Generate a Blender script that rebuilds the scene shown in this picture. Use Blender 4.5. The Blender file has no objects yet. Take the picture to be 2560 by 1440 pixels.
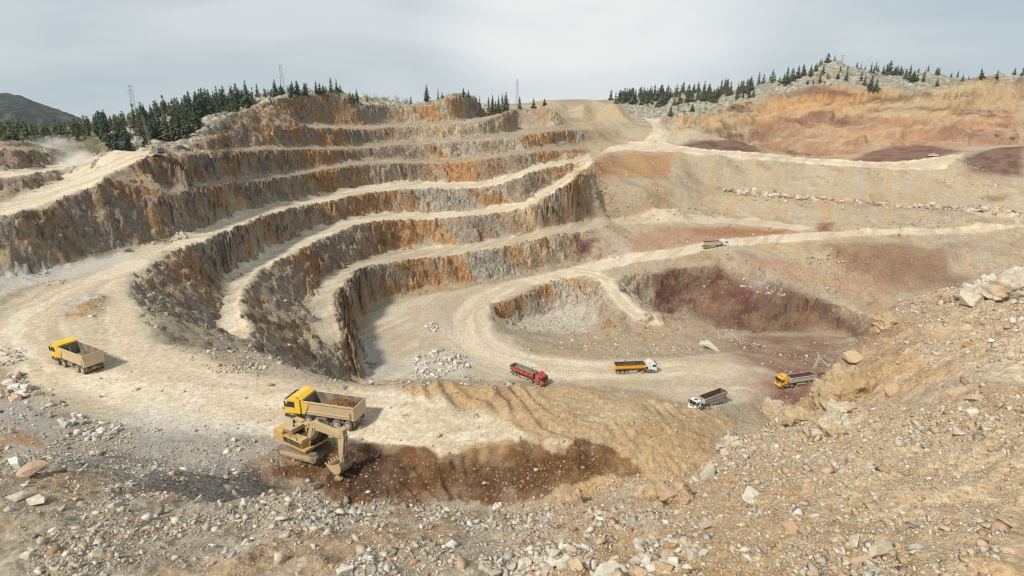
import bpy, bmesh, math, random
import numpy as np
from mathutils import Vector, Matrix, Euler
from mathutils.geometry import delaunay_2d_cdt
R = math.radians
sc = bpy.context.scene
COL = sc.collection
CAMZ = 100.0
# ------------------------------------------------------------------ camera
F_PX, Y_HOR = 1450.0, 262.0                    # focal length in photo pixels, horizon row (photo 2560x1440)
PITCH = math.atan((720 - Y_HOR) / F_PX)
CP, SP = math.cos(PITCH), math.sin(PITCH)
cam = bpy.data.cameras.new('camera'); camo = bpy.data.objects.new('camera', cam); COL.objects.link(camo)
camo.location = (0, 0, CAMZ); camo.rotation_euler = (math.pi/2 - PITCH, 0, 0)
cam.sensor_width = 36.0; cam.lens = F_PX / 2560 * 36.0
cam.clip_start = 0.2; cam.clip_end = 12000
sc.camera = camo
# ------------------------------------------------------------------ sky and sun
SUN_EL, SUN_AZ = R(46), R(-136)                # azimuth measured from +Y clockwise (negative: from the left)
w = bpy.data.worlds.new('World'); sc.world = w; w.use_nodes = True
nt = w.node_tree; nt.nodes.clear()
def N(t, kind, **kw):
    n = t.nodes.new(kind)
    for k, v in kw.items():
        if k.startswith('i_'):
            s = k[2:]; s = int(s) if s.isdigit() else s.replace('_', ' ')
            n.inputs[s].default_value = v
        else: setattr(n, k, v)
    return n
out = N(nt, 'ShaderNodeOutputWorld')
bg = N(nt, 'ShaderNodeBackground')
sky = N(nt, 'ShaderNodeTexSky', sky_type='NISHITA', sun_disc=False)
sky.sun_elevation = SUN_EL; sky.sun_rotation = SUN_AZ; sky.dust_density = 2.0
tc = N(nt, 'ShaderNodeTexCoord')
mp = N(nt, 'ShaderNodeMapping'); mp.inputs['Scale'].default_value = (1.2, 1.2, 5.0)
nt.links.new(tc.outputs['Generated'], mp.inputs['Vector'])
n1 = N(nt, 'ShaderNodeTexNoise', i_Scale=1.6, i_Detail=6.0, i_Roughness=0.5, i_Distortion=0.5)
nt.links.new(mp.outputs[0], n1.inputs['Vector'])
ramp = N(nt, 'ShaderNodeValToRGB')
e = ramp.color_ramp.elements
e[0].position = 0.34; e[0].color = (4.2, 5.15, 5.9, 1)
e[1].position = 0.66; e[1].color = (7.5, 7.75, 7.85, 1)
nt.links.new(n1.outputs['Fac'], ramp.inputs['Fac'])
# brighter veil of thin cloud straight ahead, paler towards the horizon
sep = N(nt, 'ShaderNodeSeparateXYZ'); nt.links.new(tc.outputs['Generated'], sep.inputs[0])
hz = N(nt, 'ShaderNodeMapRange'); hz.inputs['From Min'].default_value = 0.0; hz.inputs['From Max'].default_value = 0.22
hz.inputs['To Min'].default_value = 1.0; hz.inputs['To Max'].default_value = 0.0
nt.links.new(sep.outputs['Z'], hz.inputs['Value'])
mixh = N(nt, 'ShaderNodeMixRGB', blend_type='MIX'); mixh.inputs['Color2'].default_value = (5.9, 6.9, 7.5, 1)
mh = N(nt, 'ShaderNodeMath', operation='MULTIPLY', i_1=0.5); nt.links.new(hz.outputs[0], mh.inputs[0])
nt.links.new(mh.outputs[0], mixh.inputs['Fac']); nt.links.new(ramp.outputs[0], mixh.inputs['Color1'])
mixs = N(nt, 'ShaderNodeMixRGB', blend_type='MIX', i_Fac=0.90)
nt.links.new(sky.outputs[0], mixs.inputs['Color1']); nt.links.new(mixh.outputs[0], mixs.inputs['Color2'])
vd = N(nt, 'ShaderNodeVectorMath', operation='DOT_PRODUCT'); vd.inputs[1].default_value = Vector((0.12, 0.96, 0.17)).normalized()
nt.links.new(tc.outputs['Generated'], vd.inputs[0])
vr = N(nt, 'ShaderNodeMapRange'); vr.inputs['From Min'].default_value = 0.955; vr.inputs['From Max'].default_value = 1.0
vr.inputs['To Min'].default_value = 0.0; vr.inputs['To Max'].default_value = 0.95
vr.interpolation_type = 'SMOOTHSTEP'
nt.links.new(vd.outputs['Value'], vr.inputs['Value'])
mixv = N(nt, 'ShaderNodeMixRGB', blend_type='MIX'); mixv.inputs['Color2'].default_value = (8.8, 8.9, 8.8, 1)
mvm = N(nt, 'ShaderNodeMath', operation='MULTIPLY'); nt.links.new(vr.outputs[0], mvm.inputs[0]); nt.links.new(n1.outputs['Fac'], mvm.inputs[1])
mvm2 = N(nt, 'ShaderNodeMath', operation='MULTIPLY', i_1=1.9); nt.links.new(mvm.outputs[0], mvm2.inputs[0])
nt.links.new(mvm2.outputs[0], mixv.inputs['Fac']); nt.links.new(mixs.outputs[0], mixv.inputs['Color1'])
bg.inputs['Strength'].default_value = 0.092
sc.cycles.volume_bounces = 3; sc.cycles.filter_width = 1.15
nt.links.new(mixv.outputs[0], bg.inputs['Color']); nt.links.new(bg.outputs[0], out.inputs[0])
sl = bpy.data.lights.new('sun', 'SUN'); so = bpy.data.objects.new('sun', sl); COL.objects.link(so)
sl.energy = 4.2; sl.angle = R(7); sl.color = (1.0, 0.93, 0.82)
sd = Vector((math.sin(SUN_AZ)*math.cos(SUN_EL), math.cos(SUN_AZ)*math.cos(SUN_EL), math.sin(SUN_EL)))
so.rotation_euler = sd.to_track_quat('Z', 'Y').to_euler(); so.location = (0, 0, 400)
sc.view_settings.view_transform = 'Standard'; sc.view_settings.look = 'None'
sc.view_settings.exposure = 0.10; sc.view_settings.gamma = 1.0; sc.view_settings.use_curve_mapping = False
# ------------------------------------------------------------------ numpy noise
def _h(ix, iy, iz, seed):
    h = (ix.astype(np.uint32)*np.uint32(374761393) + iy.astype(np.uint32)*np.uint32(668265263)
         + iz.astype(np.uint32)*np.uint32(2246822519) + np.uint32(seed*3266489917 & 0xffffffff))
    h = (h ^ (h >> np.uint32(13)))*np.uint32(1274126177)
    h = h ^ (h >> np.uint32(16))
    return (h & np.uint32(0xffff)).astype(np.float32)/32767.5 - 1.0
def vn2(x, y, s=0):
    xf = np.floor(x); yf = np.floor(y); ix = xf.astype(np.int64); iy = yf.astype(np.int64); o = np.zeros_like(ix)
    fx = (x-xf).astype(np.float32); fy = (y-yf).astype(np.float32)
    fx = fx*fx*fx*(fx*(fx*6-15)+10); fy = fy*fy*fy*(fy*(fy*6-15)+10)
    a = _h(ix, iy, o, s); b = _h(ix+1, iy, o, s); c = _h(ix, iy+1, o, s); d = _h(ix+1, iy+1, o, s)
    return (a*(1-fx)+b*fx)*(1-fy) + (c*(1-fx)+d*fx)*fy
def fbm(x, y, s=0, o=4, g=0.5):
    t = 0; a = 1.0; n = 0
    for k in range(o):
        c, si = math.cos(0.6*k), math.sin(0.6*k)
        t = t + a*vn2((x*c-y*si)*2.03**k, (x*si+y*c)*2.03**k, s+k*17); n += a; a *= g
    return t/n
def worley(x, y, s=0):
    xf = np.floor(x).astype(np.int64); yf = np.floor(y).astype(np.int64)
    f1 = np.full(x.shape, 9.0, np.float32); f2 = f1.copy(); idv = np.zeros(x.shape, np.float32)
    for i in (-1, 0, 1):
        for j in (-1, 0, 1):
            cx = xf+i; cy = yf+j; o = np.zeros_like(cx)
            dx = cx + 0.5+0.45*_h(cx, cy, o, s) - x; dy = cy + 0.5+0.45*_h(cx, cy, o, s+5) - y
            d = np.sqrt(dx*dx+dy*dy).astype(np.float32)
            m = d < f1
            f2 = np.where(m, f1, np.minimum(f2, d)); idv = np.where(m, _h(cx, cy, o, s+9), idv); f1 = np.where(m, d, f1)
    return f1, f2, idv
def sst(a, b, x):
    t = np.clip((x-a)/(b-a), 0, 1); return t*t*(3-2*t)
# ------------------------------------------------------------------ photo pixel -> point of the place
def ray(x, y):
    u = x-1280.0; v = y-720.0
    fw = F_PX*CP - v*SP; dn = v*CP + F_PX*SP; h = math.hypot(u, fw)
    return u/h, fw/h, dn/h                      # unit horizontal direction and downward slope
def PZ(x, y, z):
    a, b, t = ray(x, y); D = -z/t; return (a*D, b*D, z)
def PD(x, y, D):
    a, b, t = ray(x, y); return (a*D, b*D, -t*D)
def spline(pts, n=6):
    if len(pts) < 3: return [tuple(p) for p in pts]
    P = np.array(pts, float); o = []
    Q = np.vstack([2*P[0]-P[1], P, 2*P[-1]-P[-2]])
    for i in range(1, len(Q)-2):
        for k in range(n):
            t = k/n
            o.append(tuple(0.5*((2*Q[i]) + (Q[i+1]-Q[i-1])*t + (2*Q[i-1]-5*Q[i]+4*Q[i+1]-Q[i+2])*t*t + (3*Q[i]-Q[i-1]-3*Q[i+1]+Q[i+2])*t**3)))
    o.append(tuple(P[-1])); return o
TP = []                                         # all terrain control points (world, z relative to the camera)
def put(P, ext=''):
    """densify a world polyline and add it; ext: 'l'/'r' carries it on beyond the frame"""
    P = [np.array(p, float) for p in P]
    def rot(p, d):
        c, s = math.cos(R(d)), math.sin(R(d)); return np.array((p[0]*c-p[1]*s, p[0]*s+p[1]*c, p[2]))
    if 'l' in ext: P = [rot(P[0], 18), rot(P[0], 9)] + P
    if 'r' in ext: P = P + [rot(P[-1], -9), rot(P[-1], -18)]
    for i in range(len(P)-1):
        d = np.linalg.norm(P[i+1][:2]-P[i][:2]); D = np.hypot(*P[i][:2])
        n = max(1, int(d/max(1.0, 0.008*D)))
        for k in range(n): TP.append(P[i] + (P[i+1]-P[i])*k/n)
    TP.append(P[-1])
def LZ(pts, ext='', n=6):
    P = [PZ(*p) for p in spline(pts, n)]; put(P, ext); return P
def LD(pts, ext='', n=4):
    P = [PD(*p) for p in spline(pts, n)]; put(P, ext); return P
def zi(x, tab):
    t = np.array(tab, float); return float(np.interp(x, t[:, 0], t[:, 1]))
def bench(rows, tab):
    """rows (x, y_toe, y_crest): inner and outer edge of a berm; tab (x, z)"""
    t = LZ([(x, a, zi(x, tab)) for x, a, b in rows]); c = LZ([(x, b, zi(x, tab)) for x, a, b in rows])
    return t, c
# --- left amphitheatre, from the pit floor upward: every crest stands back from the toe below it by the slope of its face
def smooth(v, k=7):
    v = np.asarray(v, float); p = np.concatenate([np.full(k, v[0]), v, np.full(k, v[-1])])
    return np.convolve(p, np.ones(2*k+1)/(2*k+1), 'valid')
def azD(P):
    P = np.array(P); a = np.arctan2(P[:, 0], P[:, 1]); o = np.argsort(a); return a[o], np.hypot(P[:, 0], P[:, 1])[o], P[o, 2]
def crest(px, toe, slope, fix=(), lo=-1, hi=9999, ext=''):
    """px (x, y) crest line seen in the photo above world polyline toe; slope (x, degrees); fix (x, z) where nothing is seen below"""
    q = spline(px, 6); A, D, Z = azD(toe); zz = []; dd = []; ok = []
    for x, y in q:
        e, f, t = ray(x, y); az = math.atan2(e, f)
        if lo <= x <= hi and A[0]-0.004 <= az <= A[-1]+0.004:
            d0, z0 = np.interp(az, A, D), np.interp(az, A, Z); sl_ = math.tan(R(zi(x, slope)))
            dz = (-z0-t*d0)/(1+t/sl_); zz.append(z0+dz); dd.append(d0+dz/sl_); ok.append(1)
        else: zz.append(np.nan); dd.append(np.nan); ok.append(0)
    zz = np.array(zz); dd = np.array(dd); ok = np.array(ok, bool); n = np.arange(len(zz)); X = np.array([p[0] for p in q])
    if fix:
        fx = np.array(fix, float)
        for i in n[~ok]:
            if fx[:, 0].min()-1 <= X[i] <= fx[:, 0].max()+1: zz[i] = np.interp(X[i], fx[:, 0], fx[:, 1]); dd[i] = -zz[i]/ray(*q[i])[2]
    g = ~np.isnan(zz); dd = smooth(np.interp(n, n[g], dd[g]), 3)
    P = [PD(x, y, d) for (x, y), d in zip(q, dd)]; put(P, ext); return P
def toe(px, cr, rise=0.0, fix=(), lo=-1, hi=9999, ext=''):
    """inner edge of a berm: the height of its outer edge on the same bearing"""
    q = spline(px, 6); A, D, Z = azD([c for c in cr]); zz = []
    for x, y in q:
        e, f, t = ray(x, y); az = math.atan2(e, f)
        zz.append(np.interp(az, A, Z)+rise if lo <= x <= hi else np.nan)
    zz = np.array(zz); n = np.arange(len(zz)); X = np.array([p[0] for p in q])
    if fix:
        fx = np.array(fix, float)
        for i in n[np.isnan(zz)]: zz[i] = np.interp(X[i], fx[:, 0], fx[:, 1])
    g = ~np.isnan(zz); zz = smooth(np.interp(n, n[g], zz[g]), 3)
    P = [PZ(x, y, z) for (x, y), z in zip(q, zz)]; put(P, ext); return P
FLOOR_TOE = LZ([(905,958,-76),(900,930,-76),(893,900,-75.5),(885,865,-75),(880,835,-75),(891,804,-75),(919,776,-75),(940,755,-75),(990,745,-75),(1046,724,-75),(1099,717,-75),(1152,712,-75),(1222,703,-75),(1268,696,-75),(1306,689,-74.6),(1363,675,-73.8),(1415,664,-73),(1468,652,-72)])
s68 = [(0,68)]
BF_C0 = LZ([(898,949,-73.5),(876,916,-70.5),(860,880,-67.5),(858,850,-65),(853,819,-63.3),(846,787,-62),(832,759,-61.3),(842,731,-60.8),(870,703,-60.3)])
BF_C = BF_C0 + crest([(880,697),(905,671),(976,659),(1046,650),(1152,637),(1257,618),(1345,597),(1398,587),(1468,577),(1530,560)], [p for p in FLOOR_TOE if p[2] > -75.01 and p[1] > 195], [(880,60),(960,66),(1400,68),(1468,50)], fix=[(880,-60),(1500,-60.5),(1530,-60)], lo=930, hi=1450)
BF_C2 = LZ([(1530,560,-60),(1609,558,-60),(1730,557,-60),(1871,562,-60),(1976,574,-60.5),(2010,580,-60.8)])
BF_T0 = LZ([(880,945,-72.5),(858,924,-69.5),(837,893,-66.5),(809,858,-64),(795,836,-63),(788,801,-62),(777,766,-61.3),(784,738,-60.8),(800,712,-60.4)])
BF_T = BF_T0 + toe([(812,702),(835,684),(905,655),(958,634),(1046,619),(1152,613),(1257,599),(1345,582),(1398,573),(1468,560),(1530,549)], BF_C[len(BF_C0):], 0, fix=[(800,-60.3),(900,-60)], lo=905)
BF_T2 = LZ([(1530,549,-60),(1609,545,-60),(1730,544,-60),(1871,549,-60),(1976,562,-60.3),(2030,572,-60.6)])
BE_C0 = LZ([(636,862,-50),(629,829,-49.7),(612,787,-49.5),(608,766,-49.5),(612,731,-49.3),(629,703,-49),(650,676,-48.8)])
BE_C = BE_C0 + crest([(660,671),(721,640),(809,597),(905,560),(976,552),(1081,549),(1187,541),(1257,531),(1310,520),(1363,497),(1425,458),(1462,422),(1490,398)], BF_T[len(BF_T0):], [(905,50),(1000,62),(1100,67),(1300,67)], fix=[(660,-48.7),(800,-48.3),(900,-48),(1363,-44.5),(1425,-37.5),(1462,-32.7),(1490,-30.3)], lo=930, hi=1330)
BE_T0 = LZ([(546,855,-50),(552,801,-49.8),(559,766,-49.5),(556,731,-49.3),(563,696,-49),(600,668,-48.8)])
BE_T = BE_T0 + toe([(612,662),(650,640),(721,605),(809,570),(905,542),(976,537),(1081,535),(1187,527),(1257,515),(1310,505),(1363,478),(1412,447),(1450,414),(1478,395)], BE_C[len(BE_C0):], 0, fix=[(600,-48.8),(640,-48.8)], lo=640)
BD_C = crest([(420,635),(470,617),(527,598),(598,566),(668,539),(738,522),(809,507),(900,487),(1000,475),(1081,473),(1187,471),(1240,464),(1292,448),(1345,427),(1433,408),(1480,396)], BE_T[len(BE_T0):], [(600,58),(700,66),(1300,66),(1433,60)], fix=[(420,-36.8),(598,-37.4),(1420,-32.6),(1480,-30.6)], lo=640, hi=1380)
BD_T = toe([(0,703),(70,692),(134,671),(228,645),(302,629),(352,618),(400,604),(457,590),(527,567),(598,540),(668,518),(738,504),(809,490),(900,472),(1000,459),(1081,458),(1187,458),(1240,451),(1292,436),(1345,416),(1433,399),(1492,384)], BD_C, 0, fix=[(0,-37),(228,-36.7),(470,-37)], lo=470, ext='l')
BC_C = crest([(387,492),(440,480),(492,471),(562,459),(633,453),(703,443),(773,432),(844,418),(900,411),(1011,408),(1099,407),(1152,405),(1204,398),(1257,391),(1310,384),(1363,378),(1433,372),(1503,368),(1560,366)], BD_T, [(400,60),(600,66),(1350,66)], fix=[(387,-25),(1400,-26),(1575,-26.5)], lo=400, hi=1380)
BC_T = toe([(387,478),(440,469),(492,463),(562,450),(633,444),(703,434),(773,423),(844,409),(900,401),(1011,401),(1099,400),(1152,397),(1204,391),(1257,384),(1310,377),(1363,371),(1433,364),(1503,360),(1560,357)], BC_C)
BB_C = crest([(450,392),(527,382),(598,379),(668,375),(738,373),(844,375),(905,370),(997,363),(1116,356),(1240,350),(1290,341),(1345,332),(1415,326),(1468,324),(1530,325),(1565,330)], BC_T, [(450,56),(600,66),(1240,64),(1345,60),(1440,52),(1560,45)], fix=[(450,-15.3)], lo=470)
BB_T = toe([(450,384),(527,376),(598,373),(668,369),(738,367),(844,369),(905,364),(997,357),(1116,350),(1240,340),(1290,324),(1345,321)], BB_C, 0.3)
toe([(1380,320),(1415,318),(1468,315),(1550,312)], BB_C, 0.8)
BA_C = crest([(643,335),(721,321),(809,319),(905,324),(969,319),(1046,315),(1123,313),(1215,308)], BB_T, [(643,52),(760,64),(1215,64)])
BA_T = toe([(643,329),(721,315),(809,313),(905,318),(969,313),(1046,309),(1123,307),(1215,300)], BA_C, 0)
RK = LD([(505,352,240),(535,330,255),(562,305,270),(591,281,280),(630,266,295),(668,252,310)], n=3)
RK2 = LD([(668,252,310)], n=3) + crest([(700,246),(773,237),(858,230),(868,243),(916,260),(986,260),(1040,264),(1075,256),(1130,240),(1180,242),(1196,262),(1215,288)], BA_T, [(668,58),(760,62),(1215,60)])
RK3 = crest([(1245,287),(1262,280),(1292,272),(1340,271),(1380,270),(1405,287),(1450,298)], BB_T + toe([(1385,321),(1420,318),(1455,316)], BB_C, 0.5), [(1200,58)])
for P_, dD, dz in ((RK2, 14, 0.2), (RK2, 32, -1.5), (RK3, 14, 0), (RK3, 34, -1.5)):
    put([((1+dD/math.hypot(p[0], p[1]))*p[0], (1+dD/math.hypot(p[0], p[1]))*p[1], p[2]+dz) for p in P_])
# --- plateau edge (its inner slope runs down to the bench ends)
PE = LZ([(420,637,-36.8),(369,668,-36.5),(337,692,-36),(327,717,-35.8),(337,748,-35.5),(359,794,-35),(380,847,-34.8),(422,872,-34.6),(492,884,-34.5),(538,877,-34.3),(590,872,-34.2),(640,874,-34.3),(686,893,-34.4),(738,916,-34.5),(809,938,-34.5),(861,950,-34.4),(905,955,-34.2),(955,962,-34)])
LZ([(990,960,-33.4),(1029,949,-33),(1127,950,-33),(1200,953,-33),(1268,955,-33),(1292,964,-33.2),(1363,973,-33.4),(1420,964,-33),(1450,962,-32.9),(1489,973,-33.3),(1538,978,-33.5),(1591,981,-33.8),(1658,1003,-34.3),(1751,1025,-34.8),(1800,1031,-35),(1840,1045,-35)])
for x, D, z in ((880,108,-58),(930,112,-70),(1000,113,-76),(1150,112,-77),(1300,112,-77.5),(1450,112,-78),(1600,112,-78),(1750,112,-78.5),(1900,115,-79),(2050,118,-80)):
    a, b, t = ray(x, 960); put([(a*D, b*D, z)])
for x, y, z in ((60,760,-36.4),(200,760,-36),(250,870,-35.4),(150,900,-35.2),(300,980,-34.8),(500,1000,-34.6),(700,1000,-34.5),(900,1010,-34.3),(1100,1060,-34),(650,1080,-34.8),(300,1050,-34.5),(1040,1000,-33.4),(1250,1000,-33),(1400,1010,-33),(1550,1040,-33.2),(1700,1080,-33.8)):
    put([PZ(x, y, z)])
# pit floor, lower road and the right-hand ground
for x, y, z in ((960,900,-76),(1000,830,-75.5),(1080,780,-75.3),(1100,900,-76.2),(1180,930,-76.6),(1300,940,-77),(1450,925,-77.5),(1600,925,-77.8),(1750,905,-78.5),(1750,980,-78.2),(1850,960,-78.6),(1950,960,-79),(1900,890,-81),(2050,900,-82.5),(2050,870,-86),(1650,870,-78.5),(1700,850,-82),(1620,815,-80.5),(1570,850,-77.6),(1200,790,-75.8)):
    put([PZ(x, y, z)])
tabG = [(1240,-75.4),(1275,-75),(1363,-74),(1468,-72.4),(1573,-70.4),(1700,-67.4),(1783,-65.4),(1906,-63),(2012,-61),(2117,-59.5),(2258,-57.5),(2398,-56),(2560,-55)]
RG = [(1275,703,724),(1363,684,708),(1468,660,688),(1573,638,661),(1700,618,641),(1783,604,623),(1906,592,608),(2012,583,599),(2117,578,593),(2258,574,587),(2398,571,582),(2560,566,577),(2760,560,572)]
RG_T = LZ([(x, a, zi(x, tabG)) for x, a, b in RG], 'r'); RG_C = LZ([(x, b, zi(x, tabG)) for x, a, b in RG], 'r')
# inner bowl
LZ([(1500,702,-72.8),(1461,700,-72.8),(1419,699,-73.3),(1363,710,-74.2),(1292,742,-75.3),(1243,756,-75.8),(1226,775,-76),(1230,803,-76.3),(1254,829,-76.6),(1292,850,-76.9),(1380,866,-77.2),(1470,868,-77.4),(1540,846,-77.4)])
LZ([(1489,720,-73.6),(1521,760,-75),(1535,794,-76.3),(1520,822,-79.5),(1468,842,-82),(1400,842,-83.5)])
LZ([(1475,772,-83.5),(1440,772,-85),(1400,780,-85.5),(1350,792,-86),(1300,806,-86.3),(1268,822,-87)])
for x, y, z in ((1400,820,-86.5),(1460,800,-85.3),(1340,832,-86.8),(1490,810,-82)): put([PZ(x, y, z)])
LZ([(1505,690,-72.6),(1530,720,-73.6),(1560,755,-75),(1600,790,-77.5),(1640,805,-80)])
LZ([(1545,700,-72.4),(1562,735,-73.8),(1590,765,-75.4),(1625,782,-77)])
# dark red face below the road, pink bench, cliffs
LZ([(1600,672,-71),(1640,688,-73),(1700,672,-71),(1800,664,-70),(1850,688,-72),(1920,706,-73.5),(2000,738,-76.5),(2090,765,-79.5),(2190,795,-82)])
LZ([(1632,778,-88.5),(1700,792,-90),(1800,822,-91.5),(1900,838,-91),(2000,834,-91),(2100,838,-90.5),(2150,843,-90)])
LZ([(1860,648,-66.5),(1941,650,-67.5),(2012,668,-69.5),(2117,682,-71.5),(2187,700,-73.5),(2258,722,-76.5)])
LZ([(1880,660,-67.5),(1941,666,-68.5),(2012,684,-70.5),(2117,700,-72.5),(2187,720,-75),(2240,742,-78)])
LZ([(2030,640,-66),(2120,652,-66.5),(2210,672,-69),(2290,690,-71),(2370,690,-71)])
LZ([(2080,625,-62.5),(2200,625,-61.5),(2330,622,-60.5),(2450,620,-60),(2560,615,-60)], 'r')
for az, D, z in ((36,110,-82),(40,140,-80),(45,150,-78),(50,150,-75),(33,170,-86),(36,200,-80),(41,230,-74),(48,240,-72),(55,240,-70),(57,140,-70)):
    put([(D*math.sin(R(az)), D*math.cos(R(az)), z)])
# long scree slopes on the right
US_F = LZ([(1502,386,-30),(1560,375,-28),(1600,374,-27.6),(1660,376,-28.2),(1801,386,-29.6),(1900,394,-31),(2000,403,-32.6),(2100,411,-33.3),(2200,417,-33.8),(2300,422,-34),(2433,427,-34.4),(2560,444,-36)], 'r')
US_B = LZ([(1575,358,-26.4),(1620,362,-27),(1660,364,-27.6),(1765,377,-29.3),(1906,386,-31),(2012,397,-32.6),(2117,403,-33.3),(2200,408,-33.8),(2293,403,-32),(2363,393,-29.5),(2412,387,-28)])
LZ([(2395,398,-29),(2420,415,-31.5),(2500,430,-34),(2560,438,-35)], 'r')
LZ([(1776,467,-48),(1836,472,-48.6),(1906,478,-49.2),(1976,486,-49.8),(2047,494,-50.2),(2117,501,-50.4),(2188,506,-50.3),(2258,510,-50.2),(2328,512,-50),(2420,516,-50),(2560,526,-50)], 'r')
LZ([(1776,480,-48.6),(1857,489,-49.4),(1976,497,-50.2),(2117,509,-50.8),(2258,522,-50.8),(2328,529,-50.6),(2409,535,-50.6),(2451,545,-50.8),(2560,556,-50.8)], 'r')
LZ([(1500,455,-42),(1620,470,-44),(1700,480,-47.5)]); LZ([(1480,500,-51),(1600,510,-52.5),(1700,515,-53)])
# upper right road climbing to the parked car
RJ = [(1590,367,-26.8),(1612,358,-25.5),(1636,346,-22.8),(1650,333,-19.6),(1652,320,-16.6),(1640,308,-14),(1612,299,-12),(1590,296,-11.5)]
LZ(RJ); LZ([(1640,366,-27),(1668,345,-23),(1676,330,-20),(1672,316,-17),(1650,304,-14.6)])
LZ([(1690,312,-17.5),(1730,326,-20),(1750,345,-23.5)])
LD([(1713,357,432),(1740,352,435),(1769,350,437),(1815,352,437),(1853,356,435),(1899,369,428),(1918,384,426)])
LD([(2430,392,425),(2470,378,430),(2510,373,432),(2560,370,436)], 'r')
# far red and orange wall, bench, limestone hill
LD([(1700,312,455),(1760,330,445),(1820,350,470),(1884,368,480),(1960,388,470),(2040,396,450),(2110,388,450),(2187,372,455),(2260,366,460),(2330,363,470),(2440,362,470),(2560,358,480)], 'r')
LD([(1716,302,470),(1780,306,475),(1840,316,490),(1900,322,500),(1980,312,500),(2060,306,500),(2150,306,500),(2260,318,495),(2400,312,495),(2560,318,500)], 'r')
LD([(1800,292,490),(1900,290,512),(2040,286,515),(2200,281,515),(2400,281,515),(2560,286,520)], 'r')
LD([(1740,292,490),(1829,284,505),(1941,282,525),(2100,276,525),(2223,275,525),(2363,271,525),(2560,275,530)], 'r')
LD([(1740,289,505),(1829,281,520),(1941,279,540),(2100,273,540),(2223,272,540),(2363,268,540),(2560,272,545)], 'r')
LD([(1829,263,530),(1888,245,552),(1952,235,555),(2029,219,560),(2117,214,560),(2187,226,558),(2293,224,560),(2381,226,560),(2427,210,560),(2560,200,560)], 'r')
LD([(1480,250,620),(1538,252,630),(1600,247,640),(1660,241,645),(1760,231,650),(1830,227,645),(1885,222,640),(1913,204,640),(1966,196,640),(1997,190,640),(2040,173,640),(2057,160,640),(2092,154,640),(2117,165,640),(2159,175,640),(2201,186,635),(2258,190,635),(2321,180,630),(2363,192,630),(2433,199,625),(2504,186,620),(2560,192,620)], 'r')
LD([(1570,292,505),(1600,288,515),(1660,290,510),(1716,289,505),(1790,284,505)])
LD([(1480,250,760),(1885,235,780),(2057,200,800),(2258,210,800),(2560,205,790)], 'r'); LD([(1480,258,960),(2057,250,990),(2560,250,990)], 'r')
# flat-topped dump on the skyline
LD([(1405,300,445),(1450,302,445),(1500,303,450),(1560,308,455),(1590,302,490)]); LD([(1362,252,480),(1400,249,482),(1450,247,485),(1500,248,487),(1530,251,490),(1562,275,500)]); LD([(1362,250,540),(1450,248,545),(1530,251,540)])
# --- left: haul road, drill platform, spoil mound, wooded hill
RH_C = crest([(0,545),(50,532),(105,513),(169,486),(211,469),(264,442),(299,421),(352,401),(387,393),(430,391)], BD_T, [(0,56),(200,52),(300,45)], fix=[(0,-24),(264,-19),(299,-17.4),(352,-15.8),(387,-15.4),(430,-15.3)], hi=215, ext='l')
RH_B = toe([(0,512),(70,489),(141,455),(200,424),(228,408),(262,393),(310,384),(380,376)], RH_C, 0.2, ext='l')
RI_F = crest([(0,450),(90,434),(170,420),(222,408)], RH_B, [(0,30),(222,20)], ext='l'); RI_B = toe([(0,437),(90,422),(170,410),(236,398)], RI_F, 0, ext='l')
ST = crest([(0,377),(70,377),(141,382),(200,387)], RI_B, [(0,50),(140,45),(200,30)], ext='l')
put([((1+12/math.hypot(p[0], p[1]))*p[0], (1+12/math.hypot(p[0], p[1]))*p[1], p[2]+0.3) for p in ST], 'l')
crest([(0,353),(40,351),(75,354),(100,363)], [((1+12/math.hypot(p[0], p[1]))*p[0], (1+12/math.hypot(p[0], p[1]))*p[1], p[2]+0.3) for p in ST], [(0,24)], ext='l')
LD([(-20,356,300),(110,356,290),(180,358,280),(240,362,270)], 'l'); LD([(0,344,420),(110,344,420),(220,342,400)], 'l'); LD([(0,338,640),(220,336,640)], 'l'); LD([(0,332,960),(220,325,960),(420,300,960),(600,275,960),(1000,268,960),(1300,266,960)], 'l')
LD([(255,374,232),(330,374,226),(390,370,224),(440,366,228)])
LD([(240,352,300),(300,340,290),(360,330,285),(430,318,285),(500,300,288),(540,290,292)])
LD([(255,332,380),(330,318,355),(420,298,345),(500,276,345),(560,260,345),(620,245,345),(700,234,362),(780,230,372),(850,227,384)])
LD([(255,318,520),(420,296,450),(560,270,440),(700,245,440),(850,240,445)]); LD([(700,262,620),(1000,262,560),(1250,266,540)]); LD([(420,285,700),(700,268,800),(1000,266,800),(1300,264,800)])
# --- foreground hill on which the photographer stands
FG_EDGE = [(2560,657,50),(2500,668,50),(2470,684,50),(2430,722,47),(2367,733,48),(2303,736,49),(2237,756,48),(2208,784,46),(2170,808,44),(2149,843,42),(2128,868,41),(2092,874,40),(2075,907,39),(2050,945,38),(1998,978,37),(1952,1001,36.5),(1899,1043,35.5),(1843,1082,34),(1811,1110,33),(1748,1143,32),(1690,1195,30.5),(1609,1214,30),(1503,1219,29),(1426,1228,28),(1363,1254,27.5),(1271,1268,27),(1222,1252,27.5),(1137,1261,27.5),(1011,1261,28),(923,1266,28.5),(835,1257,30),(770,1218,32),(686,1235,33),(580,1243,34)]
FGL = [(580,1243,34),(450,1245,36),(350,1215,39),(250,1182,43),(150,1155,45),(60,1150,46),(0,1150,46)]
put([(q[0], q[1], q[2]-(0.45 if 14 <= i <= 29 else 0.1)) for i, q in enumerate(PD(*p) for p in FG_EDGE)][::-1], 'r'); put([PD(*p) for p in FGL][::-1], 'l')
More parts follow.
